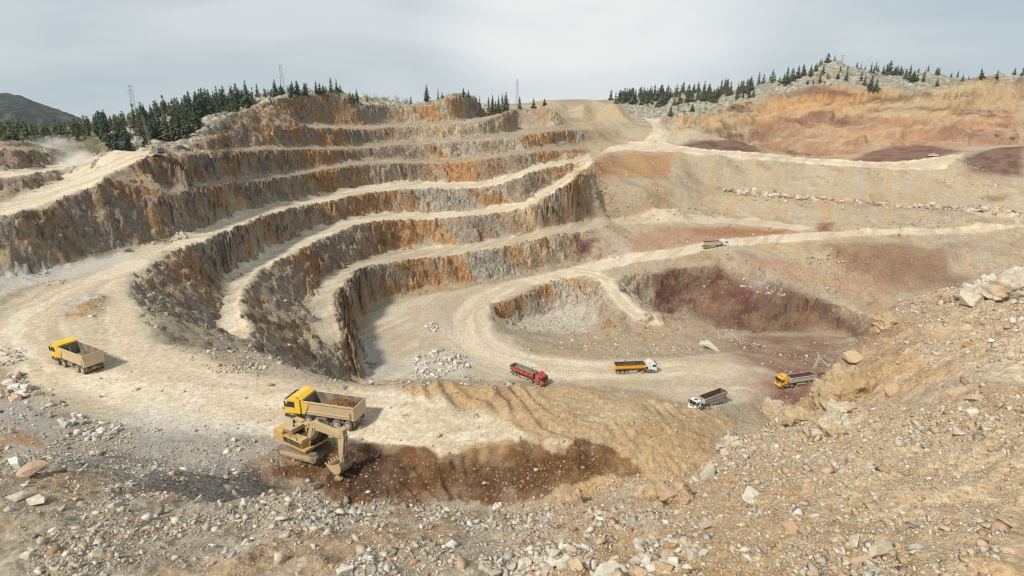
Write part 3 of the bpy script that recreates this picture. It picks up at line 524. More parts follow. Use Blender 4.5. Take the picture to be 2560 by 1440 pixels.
W_ = [  # patches of ground with a colour of their own (photo outline, colour, edge softness, edge wobble)
 ([(1720,300),(1829,266),(1952,238),(2117,217),(2187,229),(2293,227),(2427,213),(2555,204),(2555,300),(2300,300),(2100,300),(1900,312),(1750,330)], (.37,.25,.125), 2, 3, .9),
 ([(2190,236),(2430,218),(2555,208),(2555,272),(2363,268),(2200,272)], (.36,.28,.165), 2, 3, .8),
 ([(1940,246),(2040,224),(2130,232),(2190,262),(2120,285),(1960,290),(1900,300),(1850,300)], (.46,.23,.075), 3, 4, .85),
 ([(2080,282),(2300,282),(2555,285),(2555,315),(2300,310),(2080,306)], (.38,.19,.075), 3, 4, .7),
 ([(1885,316),(1960,302),(2100,292),(2250,296),(2450,300),(2555,305),(2555,362),(2400,362),(2200,370),(2050,398),(1900,372),(1870,345)], (.27,.12,.065), 4, 5, .85),
 ([(1890,308),(2000,300),(2150,300),(2180,318),(2050,325),(1900,330)], (.14,.06,.042), 3, 6, .8),
 ([(2240,345),(2380,325),(2520,318),(2530,332),(2400,350),(2260,362)], (.14,.06,.042), 3, 6, .7),
 ([(1950,335),(2060,330),(2060,360),(1960,360)], (.36,.29,.19), 4, 5, .6), ([(2120,340),(2330,322),(2380,338),(2180,365),(2100,365)], (.44,.26,.14), 4, 5, .6),
 ([(1698,364),(1740,349),(1850,351),(1925,386),(1800,385),(1708,373)], (.095,.036,.028), 1.5, 2, .95),
 ([(2405,396),(2470,374),(2558,366),(2558,440),(2430,424)], (.095,.038,.03), 2, 2, .95),
 ([(2105,403),(2160,382),(2225,366),(2330,364),(2400,380),(2290,400),(2200,406)], (.12,.046,.035), 2.5, 4, .95),
 ([(1660,310),(1740,318),(1760,350),(1690,360),(1665,350)], (.40,.33,.24), 3, 3, .8), ([(1630,298),(1720,294),(1800,290),(1860,310),(1760,330),(1700,315)], (.44,.30,.15), 3, 3, .8),
 ([(1362,252),(1530,250),(1592,300),(1450,303),(1400,296)], (.40,.31,.20), 3, 2, .9),
 ([(1497,396),(1560,380),(1682,385),(1672,452),(1560,442),(1462,430)], (.33,.185,.075), 1.5, 3, .95), ([(1480,420),(1505,392),(1535,388),(1530,430),(1490,432)], (.22,.11,.07), 2, 3, .8), ([(1600,384),(1672,386),(1668,450),(1640,440)], (.26,.13,.08), 2, 3, .7),
 ([(1437,588),(1480,598),(1476,640),(1440,638)], (.12,.045,.04), 1, 1.5, .95), ([(1452,528),(1475,522),(1490,552),(1462,556)], (.18,.09,.07), 1, 2, .85), ([(1600,520),(1690,518),(1692,546),(1610,546)], (.34,.18,.07), 1.5, 3, .85), ([(1520,500),(1580,505),(1570,540),(1530,530)], (.24,.13,.09), 2, 3, .6),
 ([(2436,485),(2505,482),(2500,506),(2445,508)], (.20,.10,.07), 1.5, 3, .85), ([(2045,560),(2086,558),(2084,578),(2050,580)], (.18,.07,.05), 1.5, 2, .85), ([(2060,512),(2078,512),(2080,552),(2058,552)], (.42,.20,.06), 1.5, 2, .7),
 ([(1560,606),(1660,568),(1870,566),(1995,580),(1906,592),(1783,604),(1650,628),(1580,634)], (.30,.175,.11), 2, 3, .95), ([(1720,570),(1800,566),(1960,574),(1940,589),(1850,590),(1740,586)], (.26,.125,.055), 1.2, 2.5, .95),
 ([(1640,668),(1720,648),(1860,640),(2000,655),(2250,720),(2250,790),(2150,780),(2000,720),(1870,680),(1700,668)], (.29,.20,.13), 3, 4, .7),
 ([(1870,650),(1941,653),(2117,684),(2200,705),(2260,732),(2200,742),(2050,722),(1920,692)], (.36,.22,.145), 2, 3, .8),
 ([(2080,606),(2200,606),(2390,612),(2390,720),(2260,728),(2130,680)], (.22,.14,.085), 2.5, 5, .95), ([(2090,620),(2180,640),(2300,670),(2380,690),(2370,720),(2260,700),(2120,655)], (.17,.10,.07), 3, 5, .75),
 ([(1630,700),(1700,672),(1800,664),(1860,688),(1930,708),(2010,740),(2100,768),(2190,800),(2150,842),(2000,832),(1900,838),(1800,822),(1700,792),(1628,778)], (.075,.028,.021), 2, 3, .96),
 ([(1632,700),(1672,690),(1690,760),(1636,770)], (.09,.03,.025), 1, 1.5, .9), ([(1830,720),(1900,700),(1980,760),(1900,780),(1850,750)], (.11,.035,.027), 2, 3, .8),
 ([(1900,800),(2000,790),(2100,800),(2100,828),(1980,828),(1900,830)], (.33,.19,.11), 1.5, 4, .6), ([(1700,740),(1800,730),(1840,790),(1760,790)], (.32,.18,.105), 1.5, 4, .55),
 ([(1850,700),(1935,705),(1960,735),(1880,740)], (.42,.38,.30), 2, 4, .6),
 ([(1545,702),(1625,690),(1640,780),(1590,765)], (.38,.33,.24), 1.5, 2, .8),
 ([(1570,805),(1700,800),(1800,830),(1780,870),(1650,880),(1580,850)], (.40,.29,.19), 2, 4, .8), ([(1585,810),(1680,802),(1700,850),(1600,850)], (.34,.20,.10), 2, 4, .6),
]
S_RED = area(hits([(1800,850),(1900,841),(2150,845),(2140,880),(2090,940),(2050,965),(1950,990),(1890,975),(1850,905)]), 6, 5, 21)
W_NEAR = [
 ([(0,985),(60,1000),(130,1040),(210,1068),(400,1088),(690,1082),(700,1140),(780,1205),(680,1232),(480,1238),(350,1210),(250,1176),(0,1142)], (.31,.285,.25), 1.5, 2, .95),
 ([(600,1130),(700,1120),(780,1160),(790,1210),(690,1228),(620,1190)], (.22,.13,.07), 1.2, 2, .7), ([(0,1060),(60,1068),(125,1115),(140,1135),(60,1125),(0,1105)], (.30,.18,.10), .8, 1.5, .85),
 ([(985,962),(1130,951),(1290,964),(1450,963),(1660,1004),(1800,1031),(1860,1060),(1740,1135),(1600,1175),(1450,1080),(1350,1085),(1250,1042),(1050,1002)], (.36,.25,.135), 1.2, 2, .95),
 ([(1000,975),(1100,960),(1180,975),(1250,1010),(1150,1010)], (.36,.23,.10), 1, 2, .6), ([(1225,960),(1285,963),(1270,1000),(1225,995)], (.22,.12,.08), .8, 1.2, .8), ([(1400,1000),(1560,1010),(1640,1060),(1480,1060)], (.45,.36,.23), 1.5, 2.5, .6),
 ([(780,1152),(850,1124),(920,1113),(1000,1120),(1090,1142),(1160,1134),(1250,1107),(1330,1095),(1370,1114),(1430,1111),(1447,1082),(1500,1110),(1560,1152),(1610,1190),(1500,1213),(1270,1258),(1000,1256),(830,1250),(800,1215),(690,1190),(700,1160)], (.115,.055,.02), .7, 1.3, .98),
 ([(840,1128),(930,1117),(1010,1130),(1060,1165),(1000,1240),(860,1245),(810,1200)], (.05,.025,.014), .9, 1.5, .95), ([(1100,1190),(1400,1170),(1540,1180),(1500,1208),(1270,1250),(1090,1240)], (.085,.042,.017), 1, 2, .8),
 ([(1360,1108),(1420,1100),(1415,1135),(1370,1140)], (.50,.38,.26), .8, 1, .7), ([(1150,1110),(1300,1095),(1330,1130),(1200,1150)], (.27,.165,.075), .8, 1.5, .75),
]
for i, (px, c, so_, wo_, st_) in enumerate(W_):
    s, w_ = area(hits(px), so_*1.6, wo_*1.7, 100+i*3); n = np.clip(0.70+1.1*fbm(GX[s]/6, GY[s]/6+H[s]/5, 200+i, 4), 0.05, 1)
    RKM[s] *= 1-(.5 if st_ >= .95 else .2)*w_; blend(s, w_*st_*np.maximum(n, .82 if st_ >= .95 else 0.22 if so_ > 1.4 else 0.5), c)
# foreground: pale gravel on the right, grey-brown rubble on the left
fgm = sst(66, 50, GR)*(1-sst(0.5, 0.6, ROAD))
rightness = sst(-6, 12, azd+0*GX); vright = sst(24, 40, azd+0*GX)
blend(ALL, fgm, (.29, .245, .18)); blend(ALL, fgm*rightness, (.40, .275, .145)); blend(ALL, fgm*vright*0.5, (.46, .385, .275))
blend(ALL, fgm*sst(0.05, 0.4, fbm(GX/5, GY/5, 301, 4))*0.6, (.31, .20, .105)); blend(ALL, fgm*sst(0.1, 0.45, fbm(GX/4, GY/4, 303, 4))*0.5, (.42, .37, .29))
blend(ALL, fgm*rightness*sst(0.1, 0.4, fbm(GX/3, GY/7, 305, 3))*0.6, (.37, .235, .115))
# iron-red bands in the far wall lie in layers
zl = H+4*fbm(GX/40, GY/40, 351, 3)+1.5*nC
blend(ALL, wallR*sst(.15, .5, fbm(GX/60, zl/4.5, 353, 4)+.25*nB)*.75, (.11, .045, .032)); blend(ALL, wallR*sst(.15, .5, -fbm(GX/60, zl/4.5, 353, 4)+.2*nB)*.5, (.47, .33, .19))
blend(ALL, wallR*sst(.1, .4, nC)*.4, (.25, .13, .07))
fl_ = wallR*sst(.75, .35, slope_of(blur(H, 2, 2))); blend(ALL, fl_*.6, (.40, .31, .19))
# wheel-drawn streaks that follow the tracks
STRK = np.zeros_like(ROAD)
for k, (P, h_, v) in enumerate(TRK):
    P_ = np.asarray(P, np.float32)[:, :2]; s = span(P_, h_*3+3); d = dist_poly(P_, GX[s], GY[s], False); w_ = sst(h_*3, h_, d)
    STRK[s] += w_*(fbm(d*.55+1.2*fbm(GX[s]/9, GY[s]/9, 341, 3), (GX[s]+GY[s]*.7)/18, 342+k, 5)-STRK[s])
STRK = np.where(STRK == 0, fbm((GX*.8-GY*.5)*.5, (GX*.5+GY*.8)/22, 349, 4), STRK)
BARE_ = np.zeros_like(ROAD); s, w_ = area(hits(BANK), 1.0, 0.8, 19); BARE_[s] = w_
s, w_ = area(hits(W_NEAR[7][0]), .8, .8, 18); BARE_[s] = np.maximum(BARE_[s], w_)
# dust on the graded surfaces
pink = sst(16, 34, azd+0*GX)*sst(240, 280, GR)
blend(ALL, ROAD*(1-FACE*0.8)*0.92, (.44, .375, .275)); blend(ALL, ROAD*(1-FACE)*pink*0.6, (.50, .38, .26))
blend(ALL, ROAD*(1-FACE)*sst(0.05, 0.45, fbm(GX/12, GY/12, 311, 4))*0.5, (.43, .40, .33))
blend(ALL, ROAD*(1-FACE)*sst(0.1, 0.4, fbm(GX/5, GY/5, 313, 4))*0.35, (.42, .32, .19))
def streaks(k):
    blend(ALL, ROAD*(1-FACE)*sst(0.02, 0.35, STRK)*k, (.35, .27, .175)); blend(ALL, ROAD*(1-FACE)*sst(0.02, 0.35, -STRK)*k, (.58, .52, .41))
wide = np.zeros_like(ROAD)
for k, (P, v) in enumerate([ROADS[0], ROADS[1], ROADS[3], ROADS[4], ROADS[5], ROADS[6], ROADS[7]]): mark(wide, area(P[::3], 1.5, 1.0, 30+k), v)
TRACK = np.maximum(TRACK, wide)
blend(ALL, TRACK*(1-FACE)*(0.72+0.10*RUT+0.25*np.clip(fbm(GX/7, GY/7, 331, 4)+.3, 0, 1)), (.55, .475, .35)); blend(ALL, TRACK*(1-FACE)*pink*0.4, (.56, .44, .31))
streaks(0.46)
mark_gray = [([(2415,522),(2555,528),(2555,556),(2450,544)], (.50,.40,.285)), ([(2290,404),(2405,390),(2412,396),(2330,420),(2240,416)], (.52,.42,.29)), ([(888,850),(960,845),(1010,930),(905,952)], (.34,.32,.28)), ([(0,705),(130,676),(300,634),(350,640),(250,680),(120,700),(0,745)], (.42,.40,.37)), ([(1020,890),(1100,870),(1190,900),(1160,945),(1030,945)], (.42,.39,.34)),
             ([(1290,760),(1400,730),(1500,760),(1480,830),(1380,835),(1260,815)], (.40,.37,.31)), ([(250,1045),(420,1030),(600,1045),(690,1050),(690,1078),(400,1085)], (.45,.42,.37)), ([(140,780),(205,745),(255,738),(240,765),(160,795)], (.42,.40,.37)), ([(165,795),(265,745),(262,785),(200,805)], (.36,.23,.10))]
for i, (px, c) in enumerate(mark_gray):
    s, w_ = area(hits(px), 1.6, 2, 600+i); blend(s, w_*0.8, c)
for i, (px, c, so_, wo_, st_) in enumerate(W_NEAR):
    s, w_ = area(hits(px), so_*.28, wo_, 400+i*3, .4); blend(s, w_*st_*np.clip(0.85+0.5*fbm(GX[s]/2.5, GY[s]/2.5, 500+i, 3), 0.2, 1), c)
s, w_ = S_RED; blend(s, w_*0.85*np.clip(0.8+0.6*fbm(GX[s]/6, GY[s]/6, 611, 3), 0.2, 1), (.185, .088, .062))
s, w_ = area(hits([(1925,990),(1960,968),(2055,955),(2010,985),(1950,1005)]), 1.5, 1.5, 22); blend(s, w_*0.9, (.16, .07, .055))
C *= (1+0.10*fbm(GX/1.6, GY/1.6, 321, 3)+0.08*fbm(GX/18, GY/18, 323, 2))[..., None]
C = np.clip(C, 0.015, 0.75)
PEB = np.clip((1-ROAD)*(1-FACE*0.7), 0, 1)
# ------------------------------------------------------------------ materials
def mat(name):
    m = bpy.data.materials.new(name); m.use_nodes = True; t = m.node_tree
    return m, t, t.nodes['Principled BSDF']
def L(t, a, b): t.links.new(a, b)
def ground_mat():
    m, t, p = mat('quarry_ground')
    at = N(t, 'ShaderNodeAttribute', attribute_name='zone'); ak = N(t, 'ShaderNodeAttribute', attribute_name='grain')
    sp = N(t, 'ShaderNodeSeparateColor'); L(t, ak.outputs['Color'], sp.inputs[0])      # R rock face, G loose stones, B graded
    geo = N(t, 'ShaderNodeNewGeometry')
    def noise(scale, detail, sc3=(1, 1, 1), rough=0.6, dist=0.0):
        mpn = N(t, 'ShaderNodeMapping'); mpn.inputs['Scale'].default_value = sc3; L(t, geo.outputs['Position'], mpn.inputs['Vector'])
        n = N(t, 'ShaderNodeTexNoise', i_Scale=scale, i_Detail=detail, i_Roughness=rough, i_Distortion=dist); L(t, mpn.outputs[0], n.inputs['Vector']); return n
    def mrange(src, a, b, c, d):
        r = N(t, 'ShaderNodeMapRange'); r.inputs[1].default_value = a; r.inputs[2].default_value = b; r.inputs[3].default_value = c; r.inputs[4].default_value = d
        L(t, src, r.inputs[0]); return r.outputs[0]
    def mul(a, b):
        n = N(t, 'ShaderNodeMath', operation='MULTIPLY')
        for i, v in enumerate((a, b)):
            if isinstance(v, (int, float)): n.inputs[i].default_value = v
            else: L(t, v, n.inputs[i])
        return n.outputs[0]
    def mix(col, fac, c2, bt='MIX'):
        n = N(t, 'ShaderNodeMixRGB', blend_type=bt)
        if isinstance(fac, (int, float)): n.inputs[0].default_value = fac
        else: L(t, fac, n.inputs[0])
        L(t, col, n.inputs[1])
        if isinstance(c2, tuple): n.inputs[2].default_value = c2+(1,)
        else: L(t, c2, n.inputs[2])
        return n.outputs[0]
    Rk, St, Gd = sp.outputs[0], sp.outputs[1], sp.outputs[2]
    streak = noise(0.42, 6, (1, 1, 0.75), 0.68, 0.8); fine = noise(1.5, 5, (1, 1, 0.6), 0.65); grit = noise(6.0, 4)
    col = at.outputs['Color']
    # rock: down-face stains and joints, hollows painted darker to deepen their shade
    col = mix(col, mul(Rk, mrange(streak.outputs[0], 0.54, 0.68, 0, 0.5)), (.38, .20, .07))
    col = mix(col, mul(Rk, mrange(streak.outputs[0], 0.46, 0.35, 0, 0.65)), (.11, .078, .055))
    st2 = noise(0.8, 5, (1, 1, 0.7), 0.68, 0.6)
    col = mix(col, mul(Rk, mrange(st2.outputs[0], 0.56, 0.68, 0, 0.5)), (.56, .51, .42))
    vj = N(t, 'ShaderNodeTexVoronoi', feature='DISTANCE_TO_EDGE', i_Scale=0.55); mpj = N(t, 'ShaderNodeMapping'); mpj.inputs['Scale'].default_value = (1, 1, 0.55)
    wob = noise(0.8, 3); ad = N(t, 'ShaderNodeMixRGB', blend_type='ADD', i_Fac=1.2); L(t, geo.outputs['Position'], ad.inputs[1]); L(t, wob.outputs['Color'], ad.inputs[2])
    L(t, ad.outputs[0], mpj.inputs['Vector']); L(t, mpj.outputs[0], vj.inputs['Vector'])
    crack = mrange(vj.outputs['Distance'], 0.0, 0.09, 1, 0)
    col = mix(col, mul(mul(Rk, crack), 0.22), (.09, .065, .045))
    # loose stones of several sizes, paler and darker than their bed
    for sc_, amt in ((2.9, 0.35), (7.0, 0.45)):
        v = N(t, 'ShaderNodeTexVoronoi', i_Scale=sc_, i_Randomness=1.0); L(t, geo.outputs['Position'], v.inputs['Vector'])
        sc1 = N(t, 'ShaderNodeSeparateColor'); L(t, v.outputs['Color'], sc1.inputs[0])
        isst = mul(mrange(sc1.outputs[0], 0.55, 0.62, 0, 1), mrange(v.outputs['Distance'], 0.40, 0.36, 0, 1))
        col = mix(col, mul(mul(St, isst), amt), mix(col, mrange(sc1.outputs[1], 0.3, 1, 0, 0.8), (.62, .57, .47)))
    # general variation
    col = mix(col, 1.0, mix_gray(t, mrange(fine.outputs[0], 0.3, 0.7, 0.72, 1.26)), 'MULTIPLY')
    col = mix(col, 1.0, mix_gray(t, mrange(grit.outputs[0], 0.32, 0.68, 0.74, 1.24)), 'MULTIPLY')
    # wheel-smeared dust
    sm = noise(0.25, 5, (1, 1, 1), 0.55, 1.5)
    col = mix(col, mul(Gd, mrange(sm.outputs[0], 0.5, 0.7, 0, 0.35)), (.40, .31, .20))
    L(t, col, p.inputs['Base Color']); p.inputs['Roughness'].default_value = 0.95; p.inputs['Specular IOR Level'].default_value = 0.15
    # relief
    b1 = N(t, 'ShaderNodeBump', i_Strength=0.9, i_Distance=0.6); hb = N(t, 'ShaderNodeMath', operation='ADD')
    L(t, mul(Rk, streak.outputs[0]), hb.inputs[0]); L(t, mul(mrange(vj.outputs['Distance'], 0, 0.25, 0, 0.3), Rk), hb.inputs[1]); L(t, hb.outputs[0], b1.inputs['Height'])
    b2 = N(t, 'ShaderNodeBump', i_Strength=0.7, i_Distance=0.25); L(t, mul(mrange(Gd, 0, 1, 1, 0.25), fine.outputs[0]), b2.inputs['Height']); L(t, b1.outputs[0], b2.inputs['Normal'])
    b3 = N(t, 'ShaderNodeBump', i_Strength=0.6, i_Distance=0.08); L(t, mul(mrange(Gd, 0, 1, 1, 0.3), grit.outputs[0]), b3.inputs['Height']); L(t, b2.outputs[0], b3.inputs['Normal'])
    L(t, b3.outputs[0], p.inputs['Normal'])
    return m
def mix_gray(t, v):
    c = N(t, 'ShaderNodeCombineColor')
    for i in range(3): L(t, v, c.inputs[i])
    return c.outputs[0]
M_GROUND = ground_mat()
# ------------------------------------------------------------------ ground meshes
def mesh_from(name, V, Fq, material=None, smooth=False, attrs=()):
    V = np.asarray(V, np.float32); Fq = np.asarray(Fq, np.int32); k = Fq.shape[1]
    me = bpy.data.meshes.new(name)
    me.vertices.add(len(V)); me.vertices.foreach_set('co', V.ravel())
    me.loops.add(Fq.size); me.loops.foreach_set('vertex_index', Fq.ravel())
    me.polygons.add(len(Fq)); me.polygons.foreach_set('loop_start', (np.arange(len(Fq))*k).astype(np.int32))
    if smooth: me.polygons.foreach_set('use_smooth', np.ones(len(Fq), bool))
    me.update(calc_edges=True)
    for nm, A in attrs:
        a = me.attributes.new(nm, 'FLOAT_COLOR', 'POINT'); B = np.ones((len(V), 4), np.float32); B[:, :A.shape[1]] = A; a.data.foreach_set('color', B.ravel())
    if material: me.materials.append(material)
    return me
def struct(name, me):
    o = bpy.data.objects.new(name, me); COL.objects.link(o); o['kind'] = 'structure'; return o
VX = np.stack([GX, GY, H+CAMZ], -1).reshape(-1, 3)
GRAIN = np.stack([np.maximum(FACE, wallR*.55)*(1-hill)*RKM, PEB, np.clip(ROAD*(1-FACE), 0, 1)], -1).reshape(-1, 3); CC = C.reshape(-1, 3)
idx = np.arange(NA*NR).reshape(NA, NR)
Q = np.stack([idx[:-1, :-1], idx[:-1, 1:], idx[1:, 1:], idx[1:, :-1]], -1)
def cell(A): return (A[:-1, :-1]+A[1:, 1:]+A[1:, :-1]+A[:-1, 1:])/4
cR, cF, cH, cG = cell(ROAD), cell(FACE), cell(hill), cell(GR)
cT = cell(TRACK)
cls = np.zeros(cR.shape, np.int8)                                   # 0 ground
cls[(cF > 0.5)] = 1                                                 # cut rock faces
cls[(cT > 0.5) & (cF <= 0.5)] = 2                                   # haul roads
cls[cH > 0.5] = 3                                                   # wooded limestone hills
cls[cG < 62] = np.where(cT[cG < 62] > 0.5, 2, 4)                    # the slope underfoot
for k, nm in enumerate(('ground', 'cliff', 'road', 'hillside', 'rubble_slope')):
    q = Q[cls == k]
    if not len(q): continue
    u, inv = np.unique(q, return_inverse=True)
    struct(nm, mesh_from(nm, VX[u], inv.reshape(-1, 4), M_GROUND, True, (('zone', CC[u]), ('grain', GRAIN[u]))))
def gz(x, y):
    """ground height under world x, y"""
    return float(samp(H, np.array([x]), np.array([y]))[0])+CAMZ
def on(px, py):
    """ground point of the built terrain seen at a photo pixel"""
    p = hit(px, py, H); return Vector((p[0], p[1], p[2]+CAMZ))
# ------------------------------------------------------------------ things, parts, copies
def tag(o, label, cat, group=None):
    o['label'] = label; o['category'] = cat
    if group: o['group'] = group
    return o
def thing(name, label, cat, loc=(0, 0, 0), rz=0.0, group=None):
    o = bpy.data.objects.new(name, None); COL.objects.link(o); o.location = loc; o.rotation_euler = (0, 0, rz); o.empty_display_size = 0.3
    return tag(o, label, cat, group)
def link(name, me, parent=None):
    o = bpy.data.objects.new(name, me); COL.objects.link(o)
    if parent: o.parent = parent
    return o
def dup(root, loc, rz, label=None, group=None, sc_=1.0):
    r = root.copy(); COL.objects.link(r); r.location = loc; r.rotation_euler = (0, 0, rz); r.scale = (sc_,)*3
    if label: r['label'] = label
    if group: r['group'] = group
    for ch in list(root.children):
        c = ch.copy(); COL.objects.link(c); c.parent = r
        for g in ch.children:
            d = g.copy(); COL.objects.link(d); d.parent = c
    return r
rng = np.random.default_rng(7); random.seed(5)
# ------------------------------------------------------------------ stones
def hull_rock(seed, n=14, flat=0.7):
    r = random.Random(seed); bm = bmesh.new()
    for i in range(n):
        v = Vector((r.uniform(-1, 1), r.uniform(-1, 1), r.uniform(-1, 1))); m_ = max(abs(c) for c in v); v = v/m_*(0.75+0.25*r.random()); v = v*(1 if v.length < 1.25 else 1.25/v.length)
        bm.verts.new((v.x*0.5, v.y*0.5*(0.65+0.3*((seed*37) % 10)/10), v.z*0.5*flat))
    h = bmesh.ops.convex_hull(bm, input=bm.verts)
    bmesh.ops.delete(bm, geom=[g for g in h['geom_interior'] if isinstance(g, bmesh.types.BMVert)], context='VERTS')
    bmesh.ops.triangulate(bm, faces=bm.faces); bm.verts.index_update()
    V = np.array([v.co[:] for v in bm.verts], np.float32); Fc = np.array([[v.index for v in f.verts] for f in bm.faces], np.int32); bm.free(); return V, Fc
SHAPES = [hull_rock(k, (8, 7, 9)[k % 3], 0.55+0.07*(k % 5)) for k in range(14)]
def stone_mat():
    m, t, p = mat('broken_stone'); at = N(t, 'ShaderNodeAttribute', attribute_name='zone'); geo = N(t, 'ShaderNodeNewGeometry')
    n = N(t, 'ShaderNodeTexNoise', i_Scale=5.0, i_Detail=5.0, i_Roughness=0.65); L(t, geo.outputs['Position'], n.inputs['Vector'])
    r = N(t, 'ShaderNodeMapRange'); r.inputs[1].default_value = .3; r.inputs[2].default_value = .7; r.inputs[3].default_value = .78; r.inputs[4].default_value = 1.18; L(t, n.outputs[0], r.inputs[0])
    x = N(t, 'ShaderNodeMixRGB', blend_type='MULTIPLY', i_Fac=1.0); L(t, at.outputs['Color'], x.inputs[1]); L(t, mix_gray(t, r.outputs[0]), x.inputs[2])
    n2 = N(t, 'ShaderNodeTexNoise', i_Scale=2.0, i_Detail=3.0); L(t, geo.outputs['Position'], n2.inputs['Vector'])
    r2 = N(t, 'ShaderNodeMapRange'); r2.inputs[1].default_value = .52; r2.inputs[2].default_value = .68; r2.inputs[3].default_value = 0; r2.inputs[4].default_value = .5; L(t, n2.outputs[0], r2.inputs[0])
    y = N(t, 'ShaderNodeMixRGB', blend_type='MIX'); L(t, r2.outputs[0], y.inputs[0]); L(t, x.outputs[0], y.inputs[1]); y.inputs[2].default_value = (.40, .27, .14, 1)
    L(t, y.outputs[0], p.inputs['Base Color']); p.inputs['Roughness'].default_value = .92; p.inputs['Specular IOR Level'].default_value = .2
    b = N(t, 'ShaderNodeBump', i_Strength=.6, i_Distance=.06); L(t, n.outputs[0], b.inputs['Height']); L(t, b.outputs[0], p.inputs['Normal'])
    return m
M_STONE = stone_mat()
def rot_rand(n):
    q = rng.normal(size=(n, 4)); q /= np.linalg.norm(q, axis=1)[:, None]; w_, x, y, z = q.T
    return np.stack([np.stack([1-2*(y*y+z*z), 2*(x*y-z*w_), 2*(x*z+y*w_)], -1), np.stack([2*(x*y+z*w_), 1-2*(x*x+z*z), 2*(y*z-x*w_)], -1), np.stack([2*(x*z-y*w_), 2*(y*z+x*w_), 1-2*(x*x+y*y)], -1)], 1)
PAL = np.array([(.49,.435,.335),(.54,.50,.42),(.40,.37,.325),(.44,.335,.205),(.34,.225,.125),(.45,.32,.22),(.27,.24,.20),(.59,.56,.50)], np.float32)
def stones(name, x, y, s, colw, sink=0.22):
    """many loose stones as one mesh"""
    n = len(x); z = samp(H, x, y)+CAMZ; Vs, Fs, Cs = [], [], []; off = 0
    k = rng.integers(0, len(SHAPES), n); M = rot_rand(n); col = colw
    tilt = rng.random((n, 1, 1)) < 0.6
    for j, (V, Fc) in enumerate(SHAPES):
        m = np.where(k == j)[0]
        if not len(m): continue
        a = rng.random(len(m))*6.283; ca, sa = np.cos(a), np.sin(a); Rz = np.zeros((len(m), 3, 3)); Rz[:, 0, 0] = ca; Rz[:, 0, 1] = -sa; Rz[:, 1, 0] = sa; Rz[:, 1, 1] = ca; Rz[:, 2, 2] = 1
        Mm = np.where(tilt[m], Rz, M[m]); P = np.einsum('nij,vj->nvi', Mm, V)*(s[m]*rng.uniform(.85, 1.2, len(m)))[:, None, None]
        P[:, :, 0] += x[m, None]; P[:, :, 1] += y[m, None]; P[:, :, 2] += (z[m]+s[m]*(0.30-sink))[:, None]
        Vs.append(P.reshape(-1, 3)); Fs.append((Fc[None]+(np.arange(len(m))*len(V))[:, None, None]+off).reshape(-1, 3)); off += len(m)*len(V)
        Cs.append(np.repeat(col[m], len(V), 0))
    me = mesh_from(name, np.concatenate(Vs), np.concatenate(Fs), M_STONE, False, (('zone', np.concatenate(Cs)),))
    return me
def pick(n, probs):
    p = np.array(probs, float); p /= p.sum(); c = PAL[rng.choice(len(PAL), n, p=p)]; return c*rng.uniform(.8, 1.12, (n, 1)).astype(np.float32)
RIGHT, LEFT, WHITE = [5,3.5,3,6,2,3,1,.8], [5,4,4,1.2,.7,1,2,2], [2,4,3,.3,.3,1,2,5]
X, Y, S, CW = [], [], [], []
def scatter(n, a0, a1, r0, r1, smin, smax, pw, dens, probs):
    u = rng.random(n*3); az = R(a0)+rng.random(n*3)*R(a1-a0); r = np.sqrt(r0*r0+u*(r1*r1-r0*r0)); x = r*np.sin(az); y = r*np.cos(az)
    k = rng.random(n*3) < dens(x, y); x, y = x[k][:n], y[k][:n]
    s = smin*(1-rng.random(len(x))*(1-(smin/smax)**pw))**(-1/pw)
    X.append(x); Y.append(y); S.append(s); CW.append(pick(len(x), probs))
def dfore(x, y):
    road = np.maximum(samp(ROAD, x, y), .96*samp(BARE_, x, y)); f = fbm(x/4.5, y/4.5, 700, 3); a = np.degrees(np.arctan2(x, y))
    return np.clip(0.42+1.9*f, 0.10, 1)*(1-road)
def dright(x, y):
    a = np.degrees(np.arctan2(x, y)); return np.clip(.12+.42*sst(22, 36, a)+.30*sst(17, 13, np.hypot(x, y))+1.6*fbm(x/5, y/5, 705, 4), .07, 1)*(1-.97*samp(BARE_, x, y))*(1-samp(ROAD, x, y))
scatter(52000, -46, 5, 13, 50, .07, .8, 2.5, dfore, LEFT)
scatter(110000, 0, 46, 9, 52, .05, .6, 2.5, dright, RIGHT)
scatter(30000, -2, 46, 9, 30, .04, .25, 2.2, lambda x, y: (1-samp(BARE_, x, y))*np.clip(.6+.8*fbm(x/2, y/2, 703, 2), .2, 1), RIGHT)
scatter(9000, -50, 20, 42, 90, .15, 1.1, 2.2, lambda x, y: (1-samp(ROAD, x, y))*(1-.97*samp(BARE_, x, y))*np.clip(.4+1.2*fbm(x/5, y/5, 702, 3), 0.03, 1), LEFT)
# scree and talus of the pit: coarse stones where the ground is loose
scatter(16000, -43, 45, 110, 420, .5, 1.9, 2.4, lambda x, y: np.clip(1-samp(ROAD, x, y)*1.6, 0, 1)*np.clip(.2+1.1*fbm(x/14, y/14, 704, 3), .02, 1)*(1-samp(FACE, x, y)*.8), [3,3,3,3,2,2,2,1])
def heap(px, n, smin, smax, probs, sz=1.0):
    P = hits(px, 16); x0, y0 = P.min(0); x1, y1 = P.max(0); x = rng.uniform(x0, x1, n*4); y = rng.uniform(y0, y1, n*4)
    k = (dist_poly(P, x, y) > 0) & (rng.random(n*4) < np.clip(.55+1.2*fbm(x/3, y/3, 710, 2), .08, 1)); x, y = x[k][:n], y[k][:n]
    s = smin*(1-rng.random(len(x))*(1-(smin/smax)**2.0))**(-1/2.0); X.append(x); Y.append(y); S.append(s); CW.append(pick(len(x), probs))
heap([(1040,890),(1090,872),(1150,885),(1192,905),(1170,930),(1080,945),(1020,938)], 420, .5, 2.0, WHITE)
